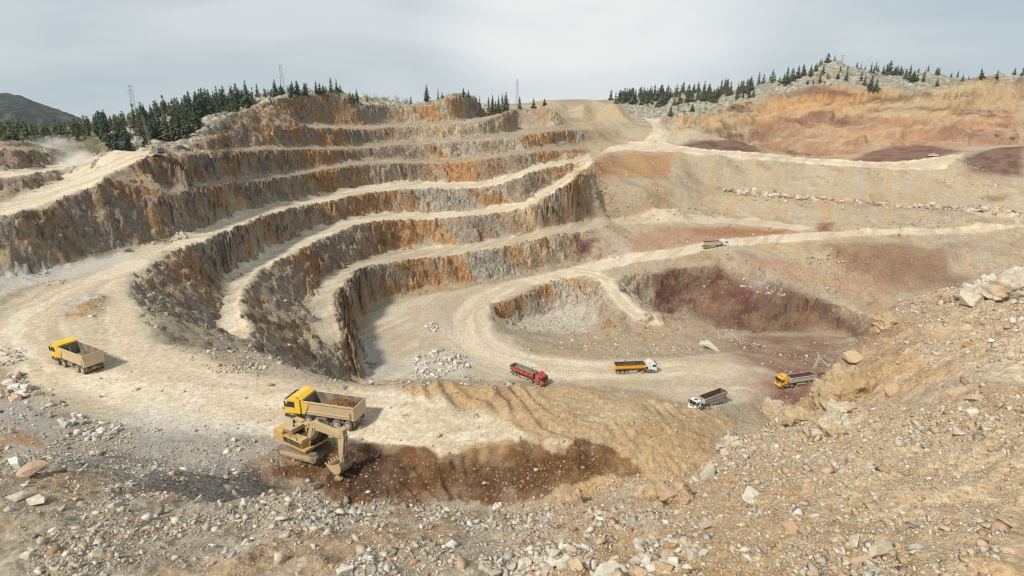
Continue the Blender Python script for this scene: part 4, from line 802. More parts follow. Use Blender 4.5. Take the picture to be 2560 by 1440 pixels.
heap([(1060,818),(1085,804),(1102,815),(1090,832),(1068,830)], 70, .5, 1.6, WHITE)
heap([(1150,938),(1200,940),(1198,950),(1155,950)], 60, .4, 1.0, WHITE)
heap([(905,905),(945,908),(940,922),(910,920)], 50, .5, 1.3, [1,1,3,1,1,1,4,1])
heap([(1300,790),(1400,755),(1480,780),(1500,815),(1400,830),(1280,825)], 260, .4, 1.4, [3,3,4,2,2,1,2,2])
heap([(1640,880),(1700,865),(1760,875),(1750,888),(1650,892)], 120, .4, 1.5, [3,3,3,2,1,2,2,2]); heap([(1660,640),(1700,660),(1660,680),(1620,660)], 10, .5, 1.2, WHITE)
heap([(1860,695),(1935,705),(1975,745),(1900,740),(1850,715)], 110, .6, 2.0, [3,3,3,3,1,2,1,1]); heap([(2010,640),(2110,642),(2110,660),(2020,660)], 90, .6, 2.0, [3,3,3,3,1,2,1,1])
heap([(1780,470),(1900,479),(2050,496),(2250,511),(2420,518),(2555,528),(2555,545),(2420,530),(2260,519),(2050,504),(1850,487)], 1400, 1.3, 4.2, [5,4,1,3,1,4,1,2])
heap([(1850,487),(2050,506),(2260,521),(2420,533),(2420,545),(2260,536),(2050,520),(1850,498)], 500, .8, 2.6, [5,4,1,3,1,4,1,2])
heap([(350,1190),(480,1190),(640,1195),(690,1225),(580,1240),(450,1242),(370,1215)], 900, .10, .6, LEFT)
heap([(1200,1400),(1400,1370),(1560,1385),(1700,1330),(1800,1400),(1760,1440),(1200,1440)], 900, .12, .5, [5,5,3,1.5,.6,1,1,2])
heap([(1440,430),(1500,440),(1560,540),(1500,545),(1450,480)], 320, .6, 2.4, [3,2,3,4,2,1,2,0])
heap([(1520,540),(1660,540),(1660,552),(1530,552)], 120, .5, 1.6, [3,2,3,3,2,1,2,0])
heap([(1640,520),(1800,520),(1900,548),(1700,545)], 260, .5, 1.5, [3,2,3,3,2,1,2,0]); heap([(2120,555),(2400,545),(2400,572),(2130,574)], 160, .5, 1.7, [3,2,3,3,2,1,2,0])
heap([(540,878),(560,866),(640,868),(650,888),(560,892)], 130, .3, 1.3, WHITE); heap([(500,915),(600,905),(660,915),(640,932),(530,932)], 260, .2, .8, LEFT)
heap([(338,700),(372,672),(450,700),(430,760),(420,840),(380,842),(345,760)], 420, .3, 1.6, [2,3,3,3,2,1,3,2]); heap([(420,850),(540,885),(700,905),(860,955),(780,955),(600,910),(440,880)], 500, .2, 1.0, LEFT)
heap([(390,585),(470,580),(465,598),(400,610)], 150, .4, 1.6, [2,3,3,1,1,1,3,2]); heap([(105,705),(170,696),(150,715),(110,715)], 60, .3, .9, LEFT)
heap([(0,930),(70,930),(120,1000),(150,1030),(60,1010),(0,1000)], 330, .25, 1.2, WHITE); heap([(0,870),(60,870),(70,900),(0,925)], 180, .2, .8, WHITE)
heap([(200,1070),(300,1062),(400,1072),(420,1086),(300,1100),(220,1110)], 160, .2, .8, WHITE); heap([(180,1100),(500,1105),(650,1150),(640,1210),(400,1190),(250,1150)], 900, .12, .45, LEFT)
heap([(560,605),(620,660),(640,700),(620,860),(560,850),(570,700)], 200, .3, .9, LEFT); heap([(160,790),(265,750),(262,785),(205,806)], 160, .15, .5, [2,1,1,4,5,1,1,0])
heap([(640,1145),(830,1200),(1000,1245),(1300,1235),(1550,1195),(1400,1140),(1000,1150)], 420, .10, .5, [1,1,1,3,6,2,3,.3]); heap([(1000,970),(1250,990),(1500,1010),(1780,1050),(1700,1130),(1450,1060),(1150,1030)], 1100, .10, .42, [3,1,1,5,4,2,1,.5])
X, Y, S, CW = map(np.concatenate, (X, Y, S, CW))
link('rubble', stones('rubble', X, Y, S, CW))['kind'] = 'stuff'
# boulders one can point at: (px, py of the foot, width px, height/width, colour index, shape, label)
def boulder_mesh(k, n=20, flat=.8):
    V, Fc = hull_rock(900+k, n, flat); return V, Fc
def tube_np(p0, p1, r0, r1, n=6):
    p0, p1 = np.array(p0, float), np.array(p1, float); d = p1-p0; d /= np.linalg.norm(d); a = np.cross(d, (0, 0, 1) if abs(d[2]) < .9 else (1, 0, 0)); a /= np.linalg.norm(a); b = np.cross(d, a)
    t = np.arange(n)*2*math.pi/n; ring = np.cos(t)[:, None]*a+np.sin(t)[:, None]*b; V = np.vstack([p0+ring*r0, p1+ring*r1]); Fc = [(i, (i+1) % n, n+(i+1) % n, n+i) for i in range(n)]
    return V, np.array(Fc)
def join_np(parts):
    Vs, Fs, o = [], [], 0
    for V, Fc in parts: Vs.append(V); Fs.append(np.asarray(Fc)+o); o += len(V)
    return np.vstack(Vs), np.vstack(Fs)
BSH = []
for k in range(9):
    V, Fc = boulder_mesh(k, (15, 17, 14)[k % 3], .72+.05*(k % 4)); bm = bmesh.new(); vs = [bm.verts.new(v) for v in V]
    for f in Fc: bm.faces.new([vs[i] for i in f])
    bmesh.ops.recalc_face_normals(bm, faces=bm.faces)
    bmesh.ops.dissolve_limit(bm, angle_limit=R(16), verts=bm.verts, edges=bm.edges)
    bmesh.ops.bevel(bm, geom=bm.edges[:], offset=.018, segments=1, affect='EDGES', profile=.7); BSH.append(bm)
BME = {}
def boulder(px, py, wpx, hw, ci, label, group=None, shape=None, P=None, size=None):
    p = on(px, py) if P is None else P; depth = (p.y*CP + (CAMZ-p.z)*SP)
    w_ = wpx/F_PX*depth if size is None else size
    k = random.randrange(9) if shape is None else shape
    key = (k, ci)
    if key not in BME:
        me = bpy.data.meshes.new('boulder'); BSH[k].to_mesh(me); me.materials.append(M_STONE)
        a = me.attributes.new('zone', 'FLOAT_COLOR', 'POINT'); c = PAL[ci]; a.data.foreach_set('color', np.tile(np.append(c, 1).astype(np.float32), len(me.vertices))); BME[key] = me
    o = link('boulder', BME[key]); o.scale = (w_, w_*random.uniform(.75, 1.1), w_*hw*1.25); o.rotation_euler = (random.uniform(-.25, .25), random.uniform(-.25, .25), random.uniform(0, 6.28))
    o.location = (p.x, p.y, p.z + w_*hw*0.26); return tag(o, label, 'boulder', group)
EXPL = [
 (1978,1330,56,.62,5,'broad pinkish boulder lying alone on the gravel, above the pair of big pale slabs'),
 (2133,1366,42,1.15,0,'upright pale oval boulder beside the widest slab on the right gravel slope'),
 (2201,1392,78,.62,0,'widest pale wedge slab on the right gravel slope'),
 (2159,1410,70,.45,5,'flat cream slab with rusty top just below the widest slab'),
 (2180,1438,60,.5,1,'grey white boulder cut by the bottom edge below the flat cream slab'),
 (1871,1402,36,.7,1,'grey white pointed boulder alone on fine gravel right of the bottom heap'),
 (1764,1322,35,.75,2,'grey faceted boulder on brown soil above the bottom heap of pale blocks'),
 (1769,1196,42,1.7,1,'tall white topped standing slab on the edge of the foreground slope'),
 (1690,1252,60,.75,5,'big orange pink boulder below the standing slab, at the slope edge'),
 (1874,1245,58,.45,1,'half buried pale boulder with a white face in the tan soil'),
 (2121,1288,32,.75,3,'tan leaning stone above the two big slabs of the right slope'),
 (2391,1085,42,.7,1,'large pale boulder high on the right slope below two rounded ones'),
 (2433,1002,48,.55,5,'low rounded pinkish boulder near the right edge of the gravel slope'),
 (2433,1040,44,.75,1,'white blocky boulder right under the low rounded pinkish one'),
 (2230,985,42,.85,5,'upright pinkish block on the upper part of the right slope'),
 (2015,1088,44,.6,5,'pale pink boulder lying below the dark hollow in the slope edge'),
 (2085,1090,75,.75,0,'large cream ledge boulder in the middle of the upper right slope'),
 (2110,1030,60,.5,0,'square cream boulder below the tall outcrop'),
 (2100,1004,92,1.0,3,'tallest cream outcrop block standing at the edge of the right slope'),
 (2132,900,50,.6,3,'rounded cream block on the edge behind the tallest outcrop'),
 (1934,1040,46,.9,0,'pale block at the slope edge nearest the grey tipper trailer'),
 (1998,1052,60,.6,3,'brown stained block over a dark hollow at the slope edge'),
 (2500,745,110,.6,1,'grey limestone outcrop at the top of the right slope by the frame edge'),
 (2420,760,62,.7,0,'cream outcrop block left of the grey limestone outcrop'),
 (863,1432,44,.95,7,'white boulder at the bottom edge left of the middle'),
 (1239,1274,26,.9,1,'roundest pale boulder on the rim above the brown pit'),
 (1463,1278,26,1.35,3,'upright golden tan block at the right end of the pit rim'),
 (1434,1258,44,1.0,5,'buff rock knob at the corner of the pit rim'),
 (1313,1418,44,.85,1,'big grey white block at the left end of the bottom heap'),
 (1231,1434,44,.55,2,'wide grey boulder at the bottom edge, left of the heap'),
 (1524,1436,86,.4,1,'long flat slab in the front row of the bottom heap'),
 (1588,1412,36,1.05,2,'upright grey block right of the long flat slab'),
 (846,1204,26,.9,4,'brown boulder lying below the excavator bucket'),
 (49,1172,54,.9,7,'large white boulder on the far left rubble crest'),
 (84,1186,84,.34,5,'long flat reddish slab below the large white boulder'),
 (243,1392,30,.8,1,'smooth white boulder touching the pinkish one at lower left'),
 (260,1396,32,.75,5,'pinkish boulder touching the smooth white one at lower left'),
 (67,1396,30,.7,1,'pale angular boulder alone near the left bottom corner'),
 (134,1334,26,.7,1,'pale boulder in the lower left gravel above the white and pink pair'),
 (46,1242,52,.3,0,'long thin pale slab at the left edge of the rubble'),
 (91,1254,52,.4,1,'broad white slab right of the long thin one'),
 (288,1268,34,.75,1,'pale block on the left rubble crest, left of the reddish block'),
 (415,1256,40,.8,5,'reddish and white block on the crest of the left rubble'),
 (492,1256,30,.8,7,'white block on the crest, right of the reddish one'),
 (672,1240,26,.8,7,'white block at the edge of the grey shelf left of the brown pit'),
 (752,1234,22,1.2,1,'upright pale stone on the crest left of the bucket'),
 (791,1220,24,1.1,5,'pinkish upright stone on the crest nearest the bucket'),
 (861,970,26,.6,2,'grey boulder on the plateau edge behind the loaded tipper'),
 (927,962,26,.65,7,'white boulder on the plateau edge right of the grey one'),
 (318,628,24,.5,2,'grey rock pair beside the left bench road'),
 (1620,905,14,.8,1,'lone pale boulder on the brown bank above the white cab truck'),
 (978,1392,24,1.0,3,'tan block standing alone in the middle foreground soil'),
 (1783,872,70,.28,1,'flat pale rock sheet in the red brown ground above the pit road'),
 (1757,860,34,.3,1,'small pale flat rock beside the flat rock sheet'),
]
def outcrop(px, py, wpx, hw, ci, label):
    """bedrock sticking out of the slope: a jointed block worn and stepped along its cracks"""
    p = on(px, py); depth = p.y*CP+(CAMZ-p.z)*SP; w_ = wpx/F_PX*depth; r = random.Random(px); bm = bmesh.new(); bmesh.ops.create_icosphere(bm, subdivisions=6, radius=1.0)
    V = np.array([v.co[:] for v in bm.verts]); Fc = np.array([[v.index for v in f.verts] for f in bm.faces]); bm.free()
    n4 = (np.abs(V)**3.2).sum(1)**(1/3.2); V = V/n4[:, None]*np.array([.5*w_, .46*w_, .62*w_*hw]); V[:, 0] += V[:, 2]*r.uniform(-.3, .3); o_ = r.uniform(0, 99)
    dirn = V/np.linalg.norm(V, axis=1)[:, None]; x, y, z = V[:, 0]+o_, V[:, 1]+o_, V[:, 2]; d = 0
    for a_, k_, sd_ in ((w_*.42, .15, 5), (w_*.2, .06, 6), (w_*.09, .02, 7)):
        b0, b1 = blocks(x, y, z+.3*x, a_, a_*.8, sd_); d = d+k_*w_*b0
    d = d+.10*w_*fbm(x/w_*2+z/w_, y/w_*2-z/w_, 900, 4)
    V = V+dirn*d[:, None]; V[:, 2] += w_*hw*.12
    tint = 1+.22*fbm(x/w_*3, (y+z)/w_*3, 901, 4); base = PAL[ci]*.92; rust = np.array([.34, .225, .12]); f = sst(.0, .4, fbm(x/w_*2+z/w_, y/w_*2, 902, 3))[:, None]*.6
    c = (base*(1-f)+rust*f)*tint[:, None]
    o = link('rock_outcrop', mesh_from('rock_outcrop', V, Fc, M_STONE, False, (('zone', c),))); o.location = p; o.rotation_euler = (0, 0, r.uniform(-.4, .4)); return tag(o, label, 'rock')
BIG = {2085, 2110, 2100, 1998, 2500, 1690, 1934, 1434}
for b in EXPL:
    if b[0] in BIG: outcrop(b[0], b[1], b[2]*1.12, b[3], b[4], b[5])
    else: boulder(*b)
outcrop(1830, 1120, 60, .7, 0, 'cream rock ledge at the slope edge above the tall standing slab'); outcrop(2215, 806, 56, .4, 3, 'tan rock ledge high on the slope edge right of the cream block')
outcrop(1640, 1235, 50, .6, 3, 'tan ledge at the slope edge left of the orange pink boulder')
def cluster(px, n, smin, smax, label, group, cols=(0, 1, 1, 3, 5, 7)):
    P = hits(px, 16, H); x0, y0 = P.min(0); x1, y1 = P.max(0); m = 0; g = 0
    while m < n and g < 4000:
        g += 1; x, y = random.uniform(x0, x1), random.uniform(y0, y1)
        if dist_poly(P, np.array([x]), np.array([y]))[0] > 0:
            boulder(0, 0, 0, random.uniform(.55, .9), random.choice(cols), label, group, P=Vector((x, y, gz(x, y))), size=smin+(smax-smin)*random.random()**2); m += 1
cluster([(1780,470),(1900,479),(2050,496),(2250,511),(2420,518),(2555,528),(2555,545),(2420,530),(2260,519),(2050,504),(1850,487)], 88, 2.2, 5.2, 'pale boulder in the long row lining the bench below the big right scree', 'boulders along the right bench', (0,0,1,3,5,5))
cluster([(1040,890),(1090,875),(1150,887),(1188,906),(1165,930),(1080,942),(1025,935)], 34, 1.3, 2.6, 'grey white boulder in the heap on the pit floor left of the red truck', 'boulders in the pit floor heap', (1,1,2,7,7))
cluster([(1064,818),(1085,806),(1100,816),(1088,830)], 9, 1.0, 1.9, 'white boulder in the small round heap in the middle of the pit floor', 'boulders in the small pit heap', (1,7))
cluster([(545,880),(565,868),(636,870),(645,886)], 14, .8, 1.7, 'white boulder in the heap on the plateau edge above the curved ramps', 'boulders on the plateau edge', (1,7,7,2))
cluster([(0,935),(60,935),(112,995),(60,1005),(0,1000)], 26, .8, 1.9, 'white boulder in the pile at the left edge below the empty tipper', 'boulders at the left edge', (1,7,7,2,5))
cluster([(130,1060),(205,1040),(212,1066),(150,1078)], 9, .7, 1.6, 'pale boulder in the cluster between the left pile and the grey shelf', 'boulders by the grey shelf', (1,7,2))
cluster([(212,1085),(300,1070),(318,1084),(250,1105)], 11, .6, 1.4, 'white boulder in the patch at the far side of the grey shelf', 'boulders on the grey shelf', (1,7,7,2))
cluster([(1210,1425),(1380,1395),(1480,1405),(1560,1425),(1690,1400),(1690,1436),(1450,1436)], 30, .35, .62, 'pale angular block among the front blocks of the bottom heap', 'blocks of the bottom heap', (0,1,1,2,3))
cluster([(1590,1350),(1700,1340),(1790,1400),(1690,1405),(1590,1390)], 22, .35, .6, 'pale angular block in the upper right part of the bottom heap', 'blocks of the upper bottom heap', (0,1,1,2,3))
cluster([(2420,700),(2555,680),(2555,720),(2440,735)], 6, .8, 1.8, 'grey limestone block at the crest of the right slope by the frame edge', 'blocks at the slope crest', (1,2,2))
# ------------------------------------------------------------------ trees
def simple_mat(name, col, rough=.9, var=.25, scale=3.0, spec=.2, metal=0.0, noise2=None):
    m, t, p = mat(name); n = N(t, 'ShaderNodeTexNoise', i_Scale=scale, i_Detail=4.0); tcn = N(t, 'ShaderNodeTexCoord'); L(t, tcn.outputs['Object'], n.inputs['Vector'])
    r = N(t, 'ShaderNodeMapRange'); r.inputs[1].default_value = .3; r.inputs[2].default_value = .7; r.inputs[3].default_value = 1-var; r.inputs[4].default_value = 1+var; L(t, n.outputs[0], r.inputs[0])
    x = N(t, 'ShaderNodeMixRGB', blend_type='MULTIPLY', i_Fac=1.0); x.inputs[1].default_value = tuple(col)+(1,); L(t, mix_gray(t, r.outputs[0]), x.inputs[2])
    src = x.outputs[0]
    if noise2:                                                       # dust that settles in patches
        n2 = N(t, 'ShaderNodeTexNoise', i_Scale=noise2[1], i_Detail=5.0); L(t, tcn.outputs['Object'], n2.inputs['Vector'])
        r2 = N(t, 'ShaderNodeMapRange'); r2.inputs[1].default_value = .4; r2.inputs[2].default_value = .65; r2.inputs[3].default_value = noise2[2]; r2.inputs[4].default_value = noise2[3]; L(t, n2.outputs[0], r2.inputs[0])
        y = N(t, 'ShaderNodeMixRGB', blend_type='MIX'); L(t, r2.outputs[0], y.inputs[0]); L(t, src, y.inputs[1]); y.inputs[2].default_value = tuple(noise2[0])+(1,); src = y.outputs[0]
    L(t, src, p.inputs['Base Color']); p.inputs['Roughness'].default_value = rough; p.inputs['Specular IOR Level'].default_value = spec; p.inputs['Metallic'].default_value = metal
    return m
M_BARK = simple_mat('bark', (.13, .10, .075), .95, .3, 6)
M_NEEDLE = [simple_mat('needles_dark', (.052, .080, .040), .9, .6, .9), simple_mat('needles_olive', (.085, .098, .045), .9, .5, .9), simple_mat('needles_blue', (.042, .070, .046), .9, .5, .9)]
M_TWIG = simple_mat('bare_twigs', (.21, .165, .125), .95, .3, 2)
M_SHRUB = simple_mat('dry_shrub', (.19, .18, .10), .95, .4, 1.5)
def pine_parts(seed, spread=.17, sparse=1.0):
    """unit-height conifer: whorls of drooping sprays built from many small blades"""
    r = random.Random(seed); V, Fc = [], []
    lv = 24
    for i in range(lv):
        h = .10+.88*(i/lv)**.93; rad = spread*(1-h)**.8*(.65+.7*r.random())+.012
        if r.random() > .93*sparse and i > 2: continue
        nb = 7 if h < .7 else 5
        for k in range(nb):
            if r.random() > .88*sparse: continue
            a = 6.283*k/nb+r.random()*1.2; rr = rad*(.55+.65*r.random()); dz = -rr*(.25+.35*r.random())
            for j in range(5):                                      # blades along the spray
                f0 = j/5; f1 = f0+.38; w_ = rr*(.40-.22*f0)*(.7+.6*r.random()); aa = a+r.uniform(-.35, .35)
                x0, y0 = math.cos(a)*rr*f0, math.sin(a)*rr*f0; x1, y1 = math.cos(aa)*rr*min(1, f1), math.sin(aa)*rr*min(1, f1); nx, ny = -math.sin(aa), math.cos(aa)
                z0 = h+dz*f0*f0+r.uniform(-.008, .008); z1 = h+dz*f1*f1-.012*r.random(); b = len(V)
                V += [(x0, y0, z0+.012), (x0*.5+x1*.5+nx*w_, y0*.5+y1*.5+ny*w_, (z0+z1)/2-.016*r.random()), (x1, y1, z1), (x0*.5+x1*.5-nx*w_, y0*.5+y1*.5-ny*w_, (z0+z1)/2-.016*r.random())]
                Fc.append((b, b+1, b+2, b+3))
    tv, tf = tube_np((0, 0, -.06), (0, 0, .97), .018, .003, 6)
    return (np.array(V), np.array(Fc)), (tv, tf)
PINES = []
for k in range(7):
    c, t_ = pine_parts(40+k, (.15, .19, .23, .17, .13, .20, .10)[k], (1, 1, 1, .85, .9, .95, .62)[k])
    PINES.append((mesh_from('crown', c[0], c[1], M_NEEDLE[k % 3]), mesh_from('trunk', t_[0], t_[1], M_BARK)))
def pine(P, h, label, group, k=None, lean=0, wide_=1.3):
    k = random.choice((0, 1, 2, 3, 4, 5, 0, 1, 3)) if k is None else k
    t = thing('pine_tree', label, 'tree', P, random.uniform(0, 6.28), group); t.scale = (h*wide_*random.uniform(.75, 1.35),)*2+(h,); t.rotation_euler[1] = lean or random.gauss(0, .035)
    link('crown', PINES[k][0], t); link('trunk', PINES[k][1], t); return t
def bare_parts(seed, bush=False):
    r = random.Random(seed); pr = []
    def grow(p, d, l, rad, lev):
        q = p+d*l; pr.append(tube_np(p, q, rad, rad*.6, 4))
        if lev == 0: return
        for _ in range(4 if bush else 3):
            e = (d+Vector((r.gauss(0, .55), r.gauss(0, .55), r.gauss(.15, .3)))).normalized(); grow(p+d*l*r.uniform(.5, 1), e, l*r.uniform(.55, .8), rad*.62, lev-1)
    for _ in range(5 if bush else 1): grow(Vector((0, 0, -.03)), Vector((r.gauss(0, .5 if bush else .06), r.gauss(0, .5 if bush else .06), 1)).normalized(), .30 if bush else .34, .012 if bush else .016, 3 if bush else 4)
    return join_np(pr)
BARE = [mesh_from('bare_tree', *bare_parts(60+k), M_TWIG) for k in range(3)]; BUSH = [mesh_from('bush', *bare_parts(80+k, True), M_TWIG if k else M_SHRUB) for k in range(3)]
def base_at(x, yb, dmin=0, dmax=1e9, dflt=None):
    p = hit(x, yb, H); D = math.hypot(p[0], p[1])
    if not (dmin <= D <= dmax):
        D = dflt if dflt else min(max(D, dmin), dmax); a, b, t = ray(x, yb); return Vector((a*D, b*D, gz(a*D, b*D)))
    return Vector((p[0], p[1], p[2]+CAMZ))
def pine_px(x, yt, yb, label, group=None, k=None, dmin=0, dmax=1e9, dflt=None, lean=0):
    P = base_at(x, yb, dmin, dmax, dflt); D = math.hypot(P.x, P.y); top = -ray(x, yt)[2]*D+CAMZ; return pine(P, max(2.5, top-P.z), label, group, k, lean)
# dense stand on the slope behind the drill rig
G1 = 'pines of the dense left stand'
BACK = [(240,272,300),(262,262,320),(280,270,330),(300,258,330),(322,262,340),(345,268,345),(362,248,345),(378,262,345),(392,252,345),(408,262,345),(425,255,345),(440,262,350),(455,258,350),(470,252,350),(482,240,350),(495,250,350),(512,235,350),(528,238,350),(545,215,350),(556,230,350)]
n_ = 0
for i in range(104):
    x = random.uniform(232, 598); f = random.random()
    df = float(np.interp(x, [232, 330, 440, 500, 600], [250, 238, 240, 262, 300])); db = float(np.interp(x, [232, 330, 440, 600], [345, 345, 340, 345])); D = df+(db-df)*f
    a, b, t = ray(x, 300); P = Vector((a*D, b*D, 0)); P.z = gz(P.x, P.y)
    pine(P, random.uniform(6, 11.5), 'dark pine in the dense stand on the slope behind the drill rig' if f < .5 else 'dark pine at the back of the dense left stand, against the sky', G1 if f < .5 else 'pines at the back of the left stand')
for x, yt, yb in ((212,300,352),(200,312,355),(185,318,352),(168,325,352),(150,322,350),(132,330,352),(115,326,350),(95,334,354),(78,330,352),(60,336,354),(42,332,352),(24,338,352),(225,296,356),(160,332,356),(105,338,358),(8,336,352),(220,310,360),(195,322,358),(178,330,358),(142,334,358),(122,336,358),(86,338,358),(68,340,358),(50,340,358),(32,342,358),(14,342,358)):
    D = 275+random.uniform(0, 60); a, b, t = ray(x+random.uniform(-5, 5), yb); P = Vector((a*D, b*D, 0)); P.z = gz(P.x, P.y); pine(P, max(5, -ray(x, yt)[2]*D+CAMZ-P.z), 'pine in the hazy row behind the dust at far left', 'pines behind the dust')
RIDGE = [(580,212,262,0),(594,205,262,1),(608,222,262,2),(620,198,266,0),(632,215,262,3),(645,207,242,1),(686,196,226,0),(728,209,245,2),(745,200,238,2),(791,198,235,0),(800,206,234,1),(809,209,233,1),(828,191,228,4),(842,193,226,6),(851,210,230,4)]
for i in range(9):
    x = random.uniform(600, 850); yb_ = float(np.interp(x, [600, 700, 850], [258, 232, 230])); RIDGE.append((x, yb_-random.uniform(16, 32), yb_, random.choice((0, 1, 2, 5))))
for x, yt, yb, k in RIDGE: pine_px(x, yt, yb, 'pine on the rocky top of the left ridge beside the second mast', 'pines on the left ridge top', k, 280, 400, 360)
MIDR = [(877,228,256,1),(893,221,256,0),(883,232,257,2),(918,235,254,4),(1027,238,253,1),(1067,209,247,0),(1095,217,244,6),(1105,228,245,1),(1159,217,241,0),(1171,223,242,1),(1200,238,256,6)]
ML = {1067: 'tallest lone pine on the middle skyline', 1159: 'taller pine of the pair on the middle knoll', 1171: 'shorter pine of the pair on the middle knoll', 1095: 'thin sparse pine on the skyline right of the tallest lone pine', 1027: 'small pine left of the tallest lone pine', 1105: 'short dense pine right of the thin sparse pine', 1200: 'thin dead pine at the right end of the middle knoll', 918: 'narrow pine right of the trio behind the left ridge'}
for x, yt, yb, k in MIDR: pine_px(x, yt, yb, ML.get(x, 'pine of the trio in the dip behind the left ridge'), None if x in ML else 'trio behind the left ridge', k, 330, 470, 420)
GAP = [(1220,240,267,4),(1230,235,263,0),(1239,252,268,1),(1246,237,260,0),(1256,232,260,4),(1265,227,258,0),(1232,266,291,2),(1246,270,281,2),(1252,268,279,2),(1299,240,258,4),(1334,245,258,1),(1361,246,263,2)]
GL = {1232: 'broad pine low in the gap at the right end of the benches', 1299: 'narrow pine beside the thin middle mast', 1334: 'short pine on the skyline right of the middle mast', 1361: 'round bushy pine left of the flat topped dump'}
for x, yt, yb, k in GAP: pine_px(x, yt, yb, GL.get(x, 'pine in the cluster left of the thin middle mast'), None if x in GL else 'pines left of the middle mast', k, 400, 500, 450)
for i in range(62):
    zx = random.uniform(-330, 650) if i > 8 else random.uniform(-330, -50); x = 1660+zx/2.844; yb = float(np.interp(zx, [-330, 0, 330, 650], [255, 245, 236, 222]))+random.uniform(0, 22)*(zx > 0)
    pine_px(x, yb-random.uniform(18, 38), yb, 'dark pine in the row along the left shoulder of the right hill', 'pines on the right hill shoulder', None, 500, 660, 640)
HILL = [(765,90,190),(820,140,190),(845,120,200),(870,70,210),(905,80,180),(950,65,160),(990,50,140),(1040,60,150),(1085,50,110),(1130,50,130),(1105,100,195),(1020,165,200),(1060,150,200),(1160,120,160),(1255,65,105),(1305,60,100),(1295,105,175),(1235,115,165),(1400,85,180),(1425,130,205),(1465,130,240),(1505,160,245),(1470,40,120),(1490,65,125),(1555,60,130),(1580,50,130),(1600,25,135),(1640,70,130),(1680,70,135),(1715,85,160),(1740,60,165),(1770,100,180),(1800,110,180),(1840,95,185)]
for zx, a, b in HILL: pine_px(1660+zx/2.844, 140+a/2.844, 140+b/2.844, 'dark pine on the pale rocky crown of the right hill', 'pines on the right hill crown', None, 530, 655, 636)
HR = [(1880,85,108),(1955,80,125),(2045,110,135),(2085,100,150),(2120,125,180),(2165,135,170),(2260,80,160),(2365,95,160),(2490,80,130),(2545,60,145),(1940,160,215)]
for zx, a, b in HR: pine_px(1660+zx/2.844, 140+a/2.844, 140+b/2.844, 'leaning pine on the right skyline' if zx == 2260 else 'scattered pine on the right skyline near the frame edge', None if zx == 2260 else 'scattered right skyline pines', None, 530, 655, 628, .3 if zx == 2260 else 0)
for zx, a, b in ((45,345,430),(100,350,390),(200,335,390),(525,215,300),(590,200,280),(560,225,300),(240,240,290),(340,250,300)): pine_px(1660+zx/2.844, 140+a/2.844, 140+b/2.844, 'pine nearest the climbing road at the foot of the right hill' if zx == 45 else 'pine standing low on the pale slope left of the ochre wall', None if zx == 45 else 'pines low on the pale slope', None, 480, 655, 520)
for i in range(26):
    x = random.uniform(905, 1025); P = base_at(x, 256, 400, 520, 440+random.uniform(0, 40)); o = link('bare_tree', random.choice(BARE)); o.location = P; h = random.uniform(4, 7.5); o.scale = (h, h, h); o.rotation_euler = (0, 0, random.random()*6); tag(o, 'bare brown tree in the hedge on the skyline left of the tallest lone pine', 'tree', 'bare trees on the middle skyline')
for i in range(20):
    x = random.uniform(250, 600); f = random.random(); D = float(np.interp(x, [240, 440, 600], [255, 250, 310]))+60*f; a, b, t = ray(x, 300); o = link('bare_tree', random.choice(BARE)); o.location = (a*D, b*D, gz(a*D, b*D)); h = random.uniform(5, 9); o.scale = (h*1.3, h*1.3, h); o.rotation_euler = (0, 0, random.random()*6); tag(o, 'bare grey brown tree standing among the dark pines of the left stand', 'tree', 'bare trees in the left stand')
for x, yb, h in ((666,224,9),(700,232,6),(770,236,6),(612,250,7),(1046,252,6),(1115,246,5),(935,256,6)):
    o = link('bare_tree', random.choice(BARE)); o.location = base_at(x, yb, 300, 470, 375); o.scale = (h,)*3; tag(o, 'bare brown tree among the pines of the left and middle ridge', 'tree', 'bare trees among the ridge pines')
for i in range(74):
    if i < 22: x, yb = random.uniform(1690, 1890), random.uniform(236, 285); lab, g = 'bare grey shrub on the pale slope left of the ochre wall', 'shrubs on the pale slope'
    elif i < 34: x, yb = random.uniform(1930, 2230), random.uniform(175, 215); lab, g = 'bare shrub among the white rocks of the right hill crown', 'shrubs on the hill crown'
    else: x, yb = random.uniform(330, 600), random.uniform(275, 376); lab, g = 'low brown shrub below the dense stand behind the drill rig', 'shrubs below the left stand'
    P = base_at(x, yb, 220, 655, 600 if i < 34 else 280); o = link('bush', random.choice(BUSH)); h = random.uniform(2.5, 5) if i < 34 else random.uniform(1.5, 3.2); o.location = P; o.scale = (h*1.3, h*1.3, h); o.rotation_euler = (0, 0, random.random()*6); tag(o, lab, 'shrub', g)
for x, y, h in ((2492,345,6),(2530,352,6),(2498,360,2.5),(2512,360,2.5)):
    o = link('bush', BUSH[0]); o.location = base_at(x, y, 400, 520, 450); o.scale = (h, h, h*.8); tag(o, 'green shrub on the dark red heap at the right edge', 'shrub', 'shrubs by the red heap')
